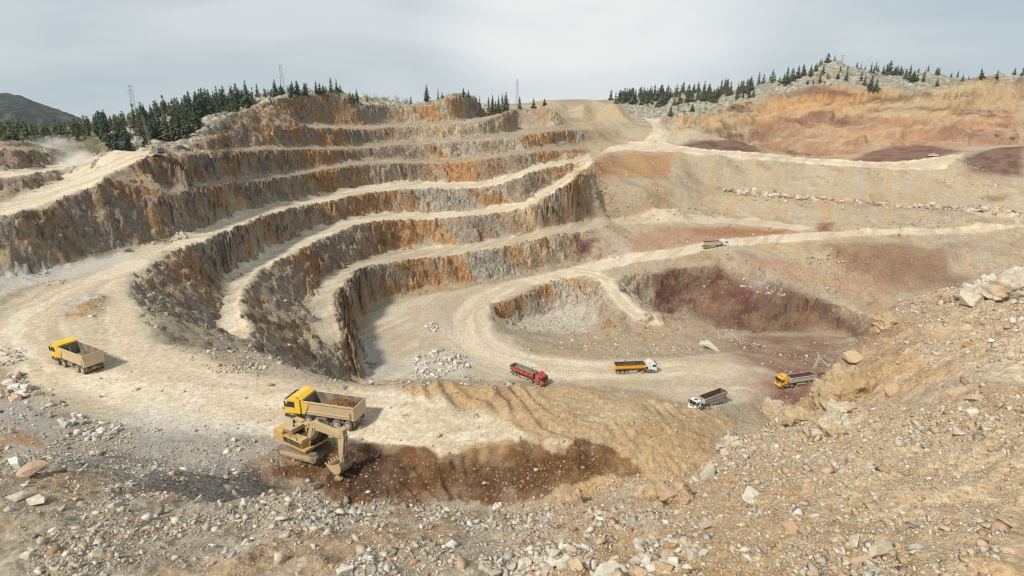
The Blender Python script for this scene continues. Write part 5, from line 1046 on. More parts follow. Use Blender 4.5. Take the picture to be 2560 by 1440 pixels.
# the farther and smaller pines past the three hundred built one by one: one wood
WV, WF, WO = [], [], 0
def wood(x, D, h):
    global WO
    a, b, t = ray(x, 300); P = np.array((a*D, b*D, gz(a*D, b*D))); c = random.choice(WPARTS); s_ = h*random.uniform(1.1, 1.7); q = random.random()*6.28
    V = c[0]*np.array((s_, s_, h)); V = V@np.array([[math.cos(q), math.sin(q), 0], [-math.sin(q), math.cos(q), 0], [random.uniform(-.05, .05), random.uniform(-.05, .05), 1]])+P
    WV.append(V); WF.append(c[1]+WO); WO += len(V)
WPARTS = [pine_parts(140+k, (.16, .2, .24, .18)[k], (.9, 1, .95, .8)[k])[0] for k in range(4)]
for i in range(95):
    x = random.uniform(235, 610); wood(x, float(np.interp(x, [232, 440, 610], [345, 340, 350]))+random.uniform(-25, 60), random.uniform(5.5, 10))
for i in range(40): wood(random.uniform(600, 860), random.uniform(385, 420), random.uniform(5, 8))
for i in range(90):
    x = random.uniform(1520, 1900); wood(x, random.uniform(618, 668), random.uniform(7, 13))
for i in range(70): wood(random.uniform(-40, 235), random.uniform(290, 400), random.uniform(4.5, 9))
for i in range(30): wood(random.uniform(1900, 2330), random.uniform(625, 660), random.uniform(5, 10))
link('pine_wood', mesh_from('pine_wood', np.vstack(WV), np.vstack(WF), M_NEEDLE[1]))['kind'] = 'stuff'
# ------------------------------------------------------------------ far wooded mountain
ax = np.radians(np.linspace(-60, -27, 170)); dr = np.linspace(1050, 2300, 120); A_, D_ = np.meshgrid(ax, dr, indexing='ij')
px_ = 1280+np.tan(A_)*1383
prof = np.interp(px_, [-1500,-300,0,40,75,100,135,165,200,240,300,420], [262,254,246,249,239,237,238,245,260,279,306,345])
zt = -np.array([ray(float(x), float(y))[2] for x, y in zip(px_[:, 0], prof[:, 0])])*1650
u = np.clip(1-np.abs((D_-1650)/600)**1.25, 0, 1)
xx, yy = np.sin(A_)*D_, np.cos(A_)*D_
zz = -75+(zt[:, None]+75)*u + 16*fbm(xx/160, yy/160, 800, 5)*u + 7*fbm(xx/35, yy/35, 801, 3)*u
w1, w2, wi_ = worley(xx/16, yy/16, 21); zz += 5*(0.5-w1)*(wi_ > -.4)
V = np.stack([xx, yy, zz+CAMZ], -1).reshape(-1, 3); ii = np.arange(len(ax)*len(dr)).reshape(len(ax), len(dr)); qq = np.stack([ii[:-1, :-1], ii[:-1, 1:], ii[1:, 1:], ii[1:, :-1]], -1).reshape(-1, 4)
mc = np.where(((w1 < .58) & (wi_ > -.75) & (fbm(xx/90, yy/90, 803, 3) > -.38))[..., None], np.array([.014, .027, .024]), np.array([.06, .065, .052])).reshape(-1, 3).astype(np.float32)
struct('mountain', mesh_from('mountain', V, qq, M_GROUND, False, (('zone', mc), ('grain', np.zeros((len(V), 3), np.float32)))))
HAZE = 0.00007
# ------------------------------------------------------------------ vehicle kit
class MB:
    """collects solids and links them as one mesh"""
    def __init__(s): s.bm = bmesh.new()
    def box(s, x0, x1, y0, y1, z0, z1, M=None):
        v = [s.bm.verts.new((x, y, z)) for x in (x0, x1) for y in (y0, y1) for z in (z0, z1)]
        for f in ((0,1,3,2),(4,6,7,5),(0,4,5,1),(2,3,7,6),(0,2,6,4),(1,5,7,3)): s.bm.faces.new([v[i] for i in f])
        if M: bmesh.ops.transform(s.bm, matrix=M, verts=v)
        return s
    def prism(s, prof, x0, x1, M=None, axis='x'):
        """extrude a (y, z) outline along x"""
        a = [s.bm.verts.new((x0, y, z) if axis == 'x' else (y, x0, z)) for y, z in prof]; b = [s.bm.verts.new((x1, y, z) if axis == 'x' else (y, x1, z)) for y, z in prof]; n = len(prof)
        s.bm.faces.new(a[::-1]); s.bm.faces.new(b)
        for i in range(n): s.bm.faces.new((a[i], a[(i+1) % n], b[(i+1) % n], b[i]))
        if M: bmesh.ops.transform(s.bm, matrix=M, verts=a+b)
        return s
    def cyl(s, p0, p1, r0, r1=None, n=14):
        r1 = r0 if r1 is None else r1; V, Fc = tube_np(p0, p1, r0, r1, n); vs = [s.bm.verts.new(v) for v in V]
        for f in Fc: s.bm.faces.new([vs[i] for i in f])
        s.bm.faces.new(vs[:n][::-1]); s.bm.faces.new(vs[n:]); return s
    def build(s, name, m, parent=None, bevel=0.0, M=None):
        bmesh.ops.recalc_face_normals(s.bm, faces=s.bm.faces)
        if bevel: bmesh.ops.bevel(s.bm, geom=s.bm.edges[:], offset=bevel, segments=2, affect='EDGES', profile=.6, clamp_overlap=True)
        if M: bmesh.ops.transform(s.bm, matrix=M, verts=s.bm.verts)
        me = bpy.data.meshes.new(name); s.bm.to_mesh(me); s.bm.free(); me.materials.append(m); return link(name, me, parent)
DUST = (.46, .38, .26)
def paint(name, col, d0=.05, d1=.6, rough=.5): return simple_mat(name, col, rough, .06, 2.0, .35, 0.0, (DUST, 1.1, d0, d1))
MV = dict(yellow=paint('yellow_paint', (.72, .46, .02), .02, .38), beige=paint('dusty_tipper_steel', (.58, .42, .22), .25, .8, .7), sand=paint('sand_steel', (.62, .47, .32), .2, .6, .7), inner=simple_mat('worn_steel', (.17, .145, .12), .75, .35, 1.2, .3, .1, ((.34, .27, .18), 1.0, 0, .8)),
    rubber=simple_mat('tyre_rubber', (.045, .043, .042), .9, .25, 3, .2, 0, (DUST, 2.0, .15, .6)), rim=paint('wheel_rim', (.42, .40, .36), .1, .6), chassis=simple_mat('chassis_grey', (.07, .068, .065), .8, .25, 2, .3, 0, (DUST, 1.6, .15, .75)), black=simple_mat('black_trim', (.022, .022, .024), .6, .1, 2, .3, 0, (DUST, 2, 0, .3)),
    red=paint('red_paint', (.42, .022, .025), .02, .35), white=paint('white_paint', (.72, .73, .74), 0, .25), orange=paint('amber_paint', (.74, .36, .012), 0, .2), greybody=paint('grey_tipper', (.42, .43, .43), .1, .5), palebody=paint('pale_grey_tipper', (.52, .50, .44), .1, .5), rust=simple_mat('rusty_inside', (.10, .055, .04), .9, .4, 1.0, .2, 0, ((.20, .12, .08), 1.5, 0, .7)),
    cat=paint('machine_yellow', (.50, .29, .05), .15, .6, .7), catdust=paint('dusty_machine_yellow', (.45, .30, .12), .25, .8, .8), steel=simple_mat('polished_steel', (.6, .6, .6), .25, .05, 3, .5, .9), track=simple_mat('track_steel', (.12, .10, .08), .8, .3, 3, .3, .2, (DUST, 2.0, .3, .85)), lamp=simple_mat('lamp_lens', (.7, .7, .66), .2, .05, 3, .6), tail=simple_mat('tail_lens', (.35, .02, .02), .3, .05, 3, .5), dark=simple_mat('maroon_stripe', (.16, .03, .03), .7, .2, 2), cream=paint('cream_tipper', (.60, .52, .38), .2, .7, .7), teal=paint('drill_green', (.07, .13, .13), .1, .4), olive=paint('grey_green', (.33, .36, .30), .1, .5))
mg, tg, pg = mat('vehicle_glass'); pg.inputs['Base Color'].default_value = (.02, .028, .032, 1); pg.inputs['Roughness'].default_value = .08; pg.inputs['Specular IOR Level'].default_value = .7
MV['glass'] = mg
def wheel(root, x, y, r, w_, dual=False):
    s = 1 if x > 0 else -1
    t = MB()
    for k in range(2 if dual else 1):
        xi = x-s*k*(w_+.05); t.cyl((xi-w_/2, y, r), (xi+w_/2, y, r), r, n=20)
    t = t.build('wheel', MV['rubber'], root, .03)
    MB().cyl((x+s*(w_/2-.04), y, r), (x+s*(w_/2+.012), y, r), r*.58, r*.50, n=14).cyl((x+s*(w_/2), y, r), (x+s*(w_/2+.05), y, r), r*.2, n=10).build('rim', MV['rim'], t)
def cab(root, m, yb, yf, w_, z0, z1, deflector=None, visor='black', stripe=None):
    """cab-over cab with raked windscreen; yb rear wall, yf bumper line"""
    h = w_/2; zs = z0+(z1-z0)*.46; zt = z1-.28
    prof = [(yb, z0+.25), (yb, z1-.06), (yb+.15, z1), (yf-.55, z1), (yf-.30, zt), (yf-.04, zs), (yf, z0+.75), (yf, z0), (yb+.9, z0), (yb+.8, z0+.25)]
    MB().prism(prof, -h, h).build('cab', m, root, .05)
    a = math.atan2(.26, zt-zs)
    MB().prism([(yf-.285, zt-.04), (yf-.055, zs+.08), (yf-.02, zs+.08), (yf-.25, zt-.04)], -h+.14, h-.14).build('windscreen', MV['glass'], root)
    for s in (-1, 1):
        x0, x1 = (h-.01, h+.015) if s > 0 else (-h-.015, -h+.01)
        MB().prism([(yf-1.32, zs+.05), (yf-1.32, zt-.08), (yf-.46, zt-.08), (yf-.22, zs+.05)], x0, x1).build('side_window', MV['glass'], root)
        d = MB().prism([(yf-1.42, z0+.3), (yf-1.42, zs), (yf-.16, zs), (yf-.10, z0+.3)], x0-.004*(s < 0), x1+.004*(s > 0)).build('door', m, root, .01)
        MB().box(x0+.01*s, x1+.02*s, yf-1.36, yf-1.18, zs-.16, zs-.11).build('handle', MV['black'], d)
        mr = MB().box(s*(h+.10)-.09, s*(h+.10)+.09, yf-.20, yf-.08, zs+.15, zt-.05).build('mirror', MV['black'], root, .02)
        MB().cyl((s*h, yf-.25, zt), (s*(h+.1), yf-.14, zt-.1), .02, n=6).cyl((s*h, yf-.25, zs+.1), (s*(h+.1), yf-.14, zs+.2), .02, n=6).build('mirror_arm', MV['black'], mr)
        MB().box(s*(h-.42)-.2, s*(h-.42)+.2, yf-.005, yf+.03, z0+.18, z0+.42).build('headlight', MV['lamp'], root, .01)
        MB().box(s*(h-.05)-.13, s*(h-.05)+.13, yf-1.35, yf-.55, z0-.28, z0-.01).build('step', MV['black'], root, .01)
    MB().box(-h-.02, h+.02, yf-.45, yf+.08, z0-.32, z0+.14).build('bumper', m if visor != 'black' else MV['black'], root, .04)
    g = MB()
    for k in range(4): g.box(-h+.5, h-.5, yf-.005, yf+.02, z0+.5+k*.13, z0+.58+k*.13)
    g.build('grille', MV['black'], root)
    MB().prism([(yf-.30, z1-.18), (yf-.02, z1-.22), (yf, z1-.14), (yf-.34, z1-.05)], -h+.05, h-.05).build('sun_visor', MV['black'], root)
    if deflector:
        f = MB().prism([(yb+.15, z1-.02), (yb+.12, z1+deflector), (yb+.35, z1+deflector+.03), (yf-.75, z1+.10), (yf-.7, z1-.02)], -h+.18, h-.18).build('roof_fairing', m, root, .07)
        if stripe: MB().prism([(yf-1.28, z1+deflector*.50+.02), (yf-1.02, z1+deflector*.34), (yf-1.00, z1+deflector*.36+.01), (yf-1.26, z1+deflector*.52+.05)], -.62, .62).build('roof_badge', MV[stripe], f)
        for s in (-1, 1): MB().prism([(yb-.45, z0+.4), (yb-.45, z1+deflector*.55), (yb+.05, z1+deflector*.6), (yb+.05, z0+.4)], s*h-.04, s*h+.04).build('side_fairing', m, root, .01)
    else:
        b = MB()
        for x in (-.7, 0, .7): b.box(x-.12, x+.12, yf-.95, yf-.75, z1, z1+.08)
        b.build('beacon', MV['orange'], root, .01); MB().box(-.45, .45, yb+.35, yf-.85, z1-.01, z1+.03).build('roof_hatch', MV['glass'], root, .01)
def tub(root, mo, mi, yr, yf, wb, wt, z0, z1, name='tipper_body', ribs=0, round_=False, rail=None, slope_front=0, tailgate=None):
    """open-topped tipping body: two sides, front wall, tailgate and floor, all with thickness"""
    t = .07; hb, ht = wb/2, wt/2
    if round_:
        P = [(-ht, z1), (-ht, z0+.62), (-ht*.86, z0+.25), (-ht*.55, z0+.03), (0, z0), (ht*.55, z0+.03), (ht*.86, z0+.25), (ht, z0+.62), (ht, z1)]
    else: P = [(-ht, z1), (-hb, z0), (hb, z0), (ht, z1)]
    n = len(P); cz = sum(p[1] for p in P)/n
    I = [(x*(1-t/ht), z if k in (0, n-1) else z+t) for k, (x, z) in enumerate(P)]
    o = MB()
    o.prism(P+I[::-1], yr, yf, axis='y')
    body = o.build(name, mo, root)
    li = MB(); J = [(x*(1-.012), z if k in (0, n-1) else z+.012) for k, (x, z) in enumerate(I)]
    li.prism(I+J[::-1], yr+.06, yf-.06, axis='y'); li.build('liner', mi, body)
    Pc = [P[0]]+P[1:-1]+[P[-1]]
    MB().prism(Pc, yf-.002, yf+.08, axis='y').build('front_wall', mo, body)
    MB().prism([(x*.97, z+.01 if 0 < k < n-1 else z-.01) for k, (x, z) in enumerate(Pc)], yf-.02, yf-.004, axis='y').build('front_liner', mi, body)
    tg = MB().prism(Pc, yr-.09, yr+.002, axis='y').build('tailgate', tailgate or mo, body)
    g = MB().prism([(x*.97, z+.01 if 0 < k < n-1 else z-.01) for k, (x, z) in enumerate(Pc)], yr+.004, yr+.02, axis='y').build('gate_liner', mi, body)
    r = MB()
    for s in (-1, 1):
        r.box(s*(ht+.02)-.07, s*(ht+.02)+.07, yr-.06, yf+.06, z1-.14, z1+.02)
        for k in range(ribs+1):
            y = yr+.05+(yf-yr-.1)*k/max(1, ribs); q = .05
            if round_: continue
            r.prism([(s*(hb+.005), z0), (s*(ht+.005), z1-.1), (s*(ht+.07), z1-.1), (s*(hb+.07), z0)], y-q, y+q, axis='y')
    r.box(-ht, ht, yf, yf+.10, z1-.14, z1+.02); r.box(-ht, ht, yr-.11, yr-.01, z1-.14, z1+.02)
    r.build('top_rail', rail or mo, body)
    return body
def rigid_tipper(label, loc, hd):
    """four-axle yellow tipper, about 8.9 m long; local +y is forward"""
    t = thing('dump_truck', label, 'dump truck', loc, hd)
    MB().box(-.42, .42, -4.2, 4.0, .72, 1.02).box(-1.1, 1.1, -4.25, -4.1, .6, .95).cyl((-.95, -2.6, .75), (.95, -2.6, .75), .16).box(-1.15, -.5, -.7, .6, .5, 1.0).box(.5, 1.15, -.9, .5, .5, 1.0).build('chassis', MV['chassis'], t)
    for y, du in ((3.35, 0), (1.55, 0), (-2.0, 1), (-3.4, 1)):
        for s in (-1, 1): wheel(t, s*1.08, y, .54, .32, bool(du))
    for y in (3.35, 1.55):
        for s in (-1, 1): MB().prism([(y-.72, 1.0), (y-.5, 1.2), (y+.5, 1.2), (y+.72, 1.0), (y+.66, .98), (y+.46, 1.14), (y-.46, 1.14), (y-.66, .98)], s*1.08-.2, s*1.08+.2).build('mudguard', MV['black'], t)
    cab(t, MV['yellow'], 2.45, 4.45, 2.5, .95, 3.0)
    b = tub(t, MV['beige'], MV['inner'], -4.35, 1.95, 2.35, 2.55, 1.28, 2.95, ribs=0, tailgate=MV['sand'])
    MB().prism([(1.98, 1.35), (1.98, 3.15), (2.55, 3.42), (3.30, 3.42), (3.30, 3.34), (2.62, 3.30), (2.2, 3.05), (2.2, 1.35)], -1.28, 1.28).build('canopy', MV['yellow'], b, .02)
    for s in (-1, 1):
        MB().prism([(1.9, 1.3), (1.1, 2.9), (1.9, 2.9), (2.2, 3.1), (2.2, 1.3)], s*1.285-.02, s*1.285+.03).build('front_corner', MV['yellow'], b)
        MB().box(s*1.27-.03, s*1.27+.06, -4.3, -4.0, 1.3, 2.9).build('corner_post', MV['beige'], b); MB().box(s*1.24-.03, s*1.24+.09, -4.2, 1.7, 1.62, 1.70).build('side_rib', MV['beige'], b)
        MB().box(s*1.33-.02, s*1.33+.02, -3.92, -3.82, 1.45, 2.25).build('gate_lever', MV['chassis'], b)
        MB().box(s*.85-.18, s*.85+.18, -4.30, -4.26, .66, .86).build('tail_light', MV['tail'], t)
    MB().cyl((0, 1.5, 1.1), (0, 1.9, 2.5), .12).build('lift_ram', MV['steel'], t)
    return t
def heading(dx, dy): return math.atan2(-dx, dy)
def at_ground(px, py):
    p = on(px, py); return (p.x, p.y, p.z)
def semi(label, px, py, dx, dy, mc, mb, mi, round_=False, rail=None, deflect=.75, stripe=None, ribs=0, L_=1.0, tail=None, zsink=0.0):
    """tractor with a three-axle tipping trailer, about 13 m; local +y is forward, origin at mid-length"""
    P = at_ground(px, py); t = thing('tipper_lorry', label, 'truck', (P[0], P[1], P[2]+zsink), heading(dx, dy))
    MB().box(-.42, .42, 1.0, 6.0, .75, 1.0).box(-.9, .9, 1.2, 3.0, .95, 1.12).box(-1.15, -.55, 3.1, 4.6, .5, 1.05).box(.55, 1.15, 3.1, 4.6, .5, 1.05).box(-.5, .5, -6.2, 2.6, 1.05, 1.35).box(-1.1, 1.1, -6.35, -6.2, .65, 1.0).build('chassis', MV['chassis'], t)
    for y, du in ((5.35, 0), (1.95, 1)):
        for s in (-1, 1): wheel(t, s*1.06, y, .52, .34, bool(du))
    for y in (-3.0, -4.3, -5.6):
        for s in (-1, 1): wheel(t, s*1.08, y, .52, .40)
    for s in (-1, 1):
        MB().box(s*1.1-.05, s*1.1+.05, -2.3, 0.2, .62, 1.0).build('side_guard', MV['rim'], t); MB().cyl((s*.7, -.1, .55), (s*.7, -.1, 1.05), .05, n=8).build('landing_leg', MV['chassis'], t)
        MB().prism([(1.25, 1.0), (1.45, 1.2), (2.45, 1.2), (2.65, 1.0), (2.6, .98), (2.4, 1.14), (1.5, 1.14), (1.3, .98)], s*1.0-.24, s*1.0+.24).build('mudguard', MV['black'], t); MB().box(s*.8-.2, s*.8+.2, -6.38, -6.34, .7, .9).build('tail_light', MV['tail'], t)
    cab(t, mc, 4.05, 6.25, 2.48, 1.0, 3.15, deflect, 'paint', stripe)
    tub(t, mb, mi, -6.4, 2.55, 2.1, 2.5, 1.4, 3.05, ribs=ribs, round_=round_, rail=rail, tailgate=tail)
    if not round_ : MB().prism([(2.6, 1.6), (2.6, 3.0), (2.95, 3.35), (3.0, 3.3), (2.72, 2.95), (2.72, 1.6)], -1.2, 1.2).build('headboard', mb, t)
    MB().cyl((0, 2.75, 1.3), (0, 2.75, 2.9), .14).build('lift_ram', MV['steel'], t)
    return t
# ---- the two yellow tippers on the plateau
def place_tipper(label, px, py, dx, dy, ax_x, ax_y):
    """px, py: contact point of the near rear wheel"""
    hd = heading(dx, dy); P = on(px, py); c, s = math.cos(hd), math.sin(hd); ox, oy = ax_x*c-ax_y*s, ax_x*s+ax_y*c
    x, y = P.x-ox, P.y-oy; return rigid_tipper(label, (x, y, gz(x, y)+.02), hd)
LOADED = place_tipper('yellow cab tipper carrying brown earth beside the excavator', 872, 1079, -.967, .255, -1.1, -3.4)
EMPTY = place_tipper('yellow cab tipper with empty beige body driving away on the left plateau', 211, 935, -.876, .483, -1.1, -3.4)
bm = MB(); r = random.Random(3); gx, gy = 15, 22; vv = {}
for i in range(gx+1):
    for j in range(gy+1):
        u_, v_ = i/gx*2-1, j/gy*2-1; x, y = u_*1.08, -2.1+v_*2.0; h = 2.05+1.0*max(0, 1-(u_*u_*.8+v_*v_*.9))**.8+r.uniform(-.09, .09); vv[i, j] = bm.bm.verts.new((x, y, max(1.5, h)))
for i in range(gx):
    for j in range(gy): bm.bm.faces.new((vv[i, j], vv[i+1, j], vv[i+1, j+1], vv[i, j+1]))
M_EARTH = simple_mat('dug_earth', (.15, .075, .035), .95, .6, 3.5)
ld = bm.build('earth_load', M_EARTH); ld.location = LOADED.location; ld.rotation_euler = LOADED.rotation_euler; tag(ld, 'heap of brown earth loaded in the tipper body', 'earth')
# ---- lorries on the pit roads
semi('red lorry with dark rimmed red half pipe trailer on the pit floor', 1322, 949, .73, -.68, MV['red'], MV['red'], MV['inner'], True, MV['black'], .85)
semi('white cab lorry with amber trailer heading right on the pit floor', 1588, 930, .995, .095, MV['white'], MV['orange'], MV['rust'], True, MV['black'], .75)
semi('yellow cab lorry with pale ribbed trailer half hidden by the foreground rocks', 1986, 962, -.965, -.263, MV['orange'], MV['palebody'], MV['rust'], False, MV['palebody'], .8, 'dark', 4)
semi('white cab lorry with grey ribbed trailer partly behind the earth bank', 1768, 1013, -.849, -.528, MV['white'], MV['greybody'], MV['rust'], False, MV['greybody'], None, None, 3)
semi('white cab lorry with cream trailer on the haul road at right', 1786, 618, .972, .235, MV['white'], MV['cream'], MV['rust'], False, MV['cream'], .75, None, 2)
# ---- excavators
def excavator(label, loc, hd_track, hd_upper, body, dusty, pose=0):
    t = thing('excavator', label, 'excavator', loc, hd_upper); d = hd_track-hd_upper; Mt = Matrix.Rotation(d, 4, 'Z')
    for s in (-1, 1):
        prof = [(-2.35, .10), (-2.62, .35), (-2.62, .72), (-2.3, 1.0), (2.3, 1.0), (2.62, .72), (2.62, .35), (2.35, .10)]
        k = MB().prism(prof, s*1.45-.3, s*1.45+.3).build('track', MV['track'], t, .02, Mt)
        sh = MB()
        for i in range(24): sh.box(s*1.45-.32, s*1.45+.32, -2.3+i*.2, -2.22+i*.2, 1.0, 1.045)
        sh.build('shoe', MV['track'], k, 0, Mt)
        MB().prism([(-1.9, .38), (-1.9, .78), (1.9, .78), (2.1, .6), (1.9, .38)], s*1.78-.05, s*1.78+.03).build('track_frame', dusty, k, .02, Mt)
        MB().cyl((s*1.78-.05, -2.2, .55), (s*1.78+.04, -2.2, .55), .30).build('sprocket', MV['chassis'], k, 0, Mt); MB().cyl((s*1.78-.05, 2.2, .55), (s*1.78+.04, 2.2, .55), .28).build('idler', MV['chassis'], k, 0, Mt)
    MB().box(-1.3, 1.3, -1.0, 1.0, .5, .95).cyl((0, 0, .9), (0, 0, 1.22), .85, n=24).build('undercarriage', MV['chassis'], t, 0, Mt)
    MB().prism([(-2.95, 1.3), (-3.15, 1.6), (-3.15, 2.45), (-2.9, 2.6), (-1.6, 2.6), (-1.6, 1.2)], -1.5, 1.5).build('counterweight', body, t, .10)
    up = MB().box(-1.5, 1.5, -1.6, 1.9, 1.22, 1.5).box(.45, 1.5, -1.58, 1.4, 1.5, 2.25).box(-1.5, -.5, -1.58, -.2, 1.5, 2.45).build('house', body, t, .05)
    hd_ = MB().box(-.48, 1.1, -2.5, -.55, 2.45, 2.95).build('engine_hood', dusty, t, .06)
    MB().box(-.1, .1, -1.6, -1.4, 2.95, 3.3).build('air_intake', MV['black'], hd_); MB().cyl((.5, -.9, 2.9), (.5, -.9, 3.35), .09, n=10).build('exhaust', MV['black'], hd_)
    v = MB()
    for k in range(2): v.box(-1.2+k*.55, -.75+k*.55, -3.17, -3.14, 2.05, 2.3)
    v.build('rear_vent', MV['black'], t)
    MB().box(1.492, 1.52, -1.45, 1.3, 1.55, 2.15).build('side_grille', MV['black'], t); MB().box(-.45, .42, -1.55, 1.85, 1.45, 2.0).build('dark_infill', MV['black'], t, .05); MB().box(.55, 1.35, .6, 1.35, 2.25, 2.42).build('tool_box', dusty, t, .03)  # black filler box makes the dark interior between the house sides
    rl = MB()
    for y in (-1.4, -.4, .6): rl.cyl((1.42, y, 2.2), (1.42, y, 3.0), .025, n=6)
    rl.cyl((1.42, -1.4, 3.0), (1.42, .6, 3.0), .025, n=6).cyl((1.42, -1.4, 2.6), (1.42, .6, 2.6), .025, n=6); rl.build('handrail', MV['black'], t)
    c = MB().prism([(.15, 1.5), (.15, 3.1), (.3, 3.2), (1.6, 3.2), (1.95, 2.4), (1.95, 1.5)], -1.45, -.5).build('cab', MV['black'], t, .04)
    MB().prism([(1.62, 3.08), (1.94, 2.40), (1.97, 2.42), (1.65, 3.12)], -1.35, -.6).box(-1.35, -.6, 1.945, 1.97, 1.65, 2.35).build('windscreen', MV['glass'], c)
    for x in (-1.465, -.5): MB().prism([(.3, 1.75), (.3, 3.0), (1.5, 3.0), (1.8, 2.35), (1.8, 1.75)], x, x+.015).build('side_window', MV['glass'], c)
    MB().prism([(.2, 3.2), (.3, 3.26), (1.55, 3.26), (1.62, 3.2)], -1.4, -.55).build('cab_roof', dusty, c, .01)
    # boom, stick and bucket lie in the plane x = .05
    w_ = .34
    A, B_, E_ = ((.9, 1.75), (2.4, 4.2), (5.95, 4.0)) if pose == 0 else ((.9, 1.75), (2.6, 5.2), (5.6, 7.2))
    boom = MB().prism([(A[0]-.2, A[1]-.1), (A[0]+.05, A[1]+.5), (B_[0]-.75, B_[1]-.15), (B_[0]-.1, B_[1]+.35), (B_[0]+.6, B_[1]+.32), (E_[0]+.1, E_[1]+.28), (E_[0]+.25, E_[1]-.1), (E_[0]-.1, E_[1]-.28), (B_[0]+.5, B_[1]-.62), (B_[0]+.05, B_[1]-.75), (A[0]+.5, A[1]-.2)], .05-w_, .05+w_).build('boom', dusty, t, .03)
    for s in (-1, 1): MB().cyl((.05+s*.55, 1.5, 1.5), (.05+s*.55, 2.05, 2.9), .13).build('boom_ram', MV['chassis'], boom); MB().cyl((.05+s*.55, 2.05, 2.9), (.05+s*.55, B_[0]-.05, B_[1]-.3), .07).build('ram_rod', MV['steel'], boom)
    mid_ = (B_[0]+.3, B_[1]+.5); tip = (E_[0]+.35, E_[1]+.75)
    MB().cyl((.05, mid_[0], mid_[1]), (.05, (mid_[0]*.4+tip[0]*.6), (mid_[1]*.4+tip[1]*.6)), .15).build('stick_ram', MV['black'], boom); MB().cyl((.05, (mid_[0]*.4+tip[0]*.6), (mid_[1]*.4+tip[1]*.6)), (.05, tip[0], tip[1]), .08).build('stick_rod', MV['steel'], boom)
    K = (5.75, 1.12) if pose == 0 else (6.6, 3.6)
    st = MB().prism([(E_[0]+.15, E_[1]+.95), (E_[0]+.55, E_[1]+.75), (E_[0]+.65, E_[1]-.1), (K[0]+.30, K[1]+.1), (K[0]+.12, K[1]-.18), (K[0]-.12, K[1]-.1), (K[0]-.18, K[1]+.3), (E_[0]-.25, E_[1]-.25), (E_[0]-.1, E_[1]+.3)], .05-.27, .05+.27).build('stick', dusty, t, .03)
    MB().cyl((.05, E_[0]+.75, E_[1]+.2), (.05, K[0]+.62, K[1]+1.5), .12).build('bucket_ram', MV['chassis'], st); MB().cyl((.05, K[0]+.62, K[1]+1.5), (.05, K[0]+.52, K[1]+.62), .07).build('bucket_rod', MV['steel'], st); MB().box(-.22, .32, K[0]+.42, K[0]+.56, K[1]-.25, K[1]+.75).build('linkage', MV['chassis'], st, .02)
    if pose == 0:
        y0, z0 = K[0]+.15, K[1]-.1                                    # curled bucket, mouth towards the machine
        outer = [(y0+.30, z0+.20), (y0+.45, z0-.45), (y0+.20, z0-1.05), (y0-.40, z0-1.35), (y0-1.05, z0-1.25), (y0-1.75, z0-.78)]
        inner = [(y-.05*(1 if y > y0 else .2), z+.10) for y, z in outer]; inner[0] = (outer[0][0]-.09, outer[0][1]); inner[1] = (outer[1][0]-.1, outer[1][1]+.03); inner[2] = (outer[2][0]-.06, outer[2][1]+.1)
        bk = MB().prism(outer+inner[::-1], .05-.8, .05+.8).build('bucket', MV['track'], t)
        for s in (-1, 1): MB().prism([(y0+.28, z0+.18), (y0+.43, z0-.44), (y0+.19, z0-1.02), (y0-.40, z0-1.31), (y0-1.04, z0-1.22), (y0-1.7, z0-.78), (y0-.5, z0-.30)], .05+s*.78-.035, .05+s*.78+.035).build('cheek', MV['catdust'], bk)
        for k in range(5): MB().prism([(y0-1.62, z0-.90), (y0-2.0, z0-.58), (y0-1.98, z0-.54), (y0-1.66, z0-.74)], .05-.7+k*.35-.07, .05-.7+k*.35+.07).build('tooth', MV['catdust'], bk)
        e = MB(); r = random.Random(9); vv = {}
        for i in range(9):
            for j in range(9):
                u_, v_ = i/4-1, j/4-1; vv[i, j] = e.bm.verts.new((.05+u_*.7, y0-.6+v_*.72, z0-.72+.45*max(0, 1-u_*u_*.7-v_*v_*.8)+r.uniform(-.06, .06)))
        for i in range(8):
            for j in range(8): e.bm.faces.new((vv[i, j], vv[i+1, j], vv[i+1, j+1], vv[i, j+1]))
        so_ = e.build('bucket_earth', M_EARTH); so_.location = loc; so_.rotation_euler = (0, 0, hd_upper); tag(so_, 'earth and stones scooped in the excavator bucket', 'earth')
    return t
p = on(766, 1128)
excavator('dusty yellow excavator digging beside the loaded tipper', (p.x, p.y, gz(p.x, p.y)+.0), heading(.937, -.35), heading(.843, -.538), MV['cat'], MV['catdust'])
# a machine mostly hidden by the tall outcrop: only its boom shows above the rocks
a, b, t_ = ray(2092, 948); D = 186; gx_, gy_ = a*D, b*D
excavator('grey green excavator whose boom rises behind the tall outcrop', (gx_, gy_, gz(gx_, gy_)), heading(-.6, .8), heading(-.95, .3), MV['olive'], MV['olive'], 1)
# ---- drill rig on the upper left junction
p = on(392, 386); rg = thing('drill_rig', 'tracked drill rig with raised mast at the road junction below the pines', 'drill rig', (p.x, p.y, gz(p.x, p.y)), R(70))
for s in (-1, 1): MB().prism([(-1.6, .1), (-1.8, .4), (-1.5, .75), (1.5, .75), (1.8, .4), (1.6, .1)], s*1.0-.22, s*1.0+.22).build('track', MV['track'], rg)
MB().box(-1.1, 1.1, -2.0, .6, .75, 2.0).build('engine_house', MV['teal'], rg, .05); MB().prism([(.2, .8), (.2, 2.5), (.4, 2.6), (1.3, 2.6), (1.6, 1.6), (1.6, .8)], -1.1, -.1).build('cab', MV['cat'], rg, .03); MB().prism([(1.3, 2.5), (1.58, 1.65), (1.61, 1.67), (1.33, 2.54)], -1.0, -.2).build('windscreen', MV['glass'], rg)
mst = MB(); hm = 11.5; lean = math.tan(R(9))
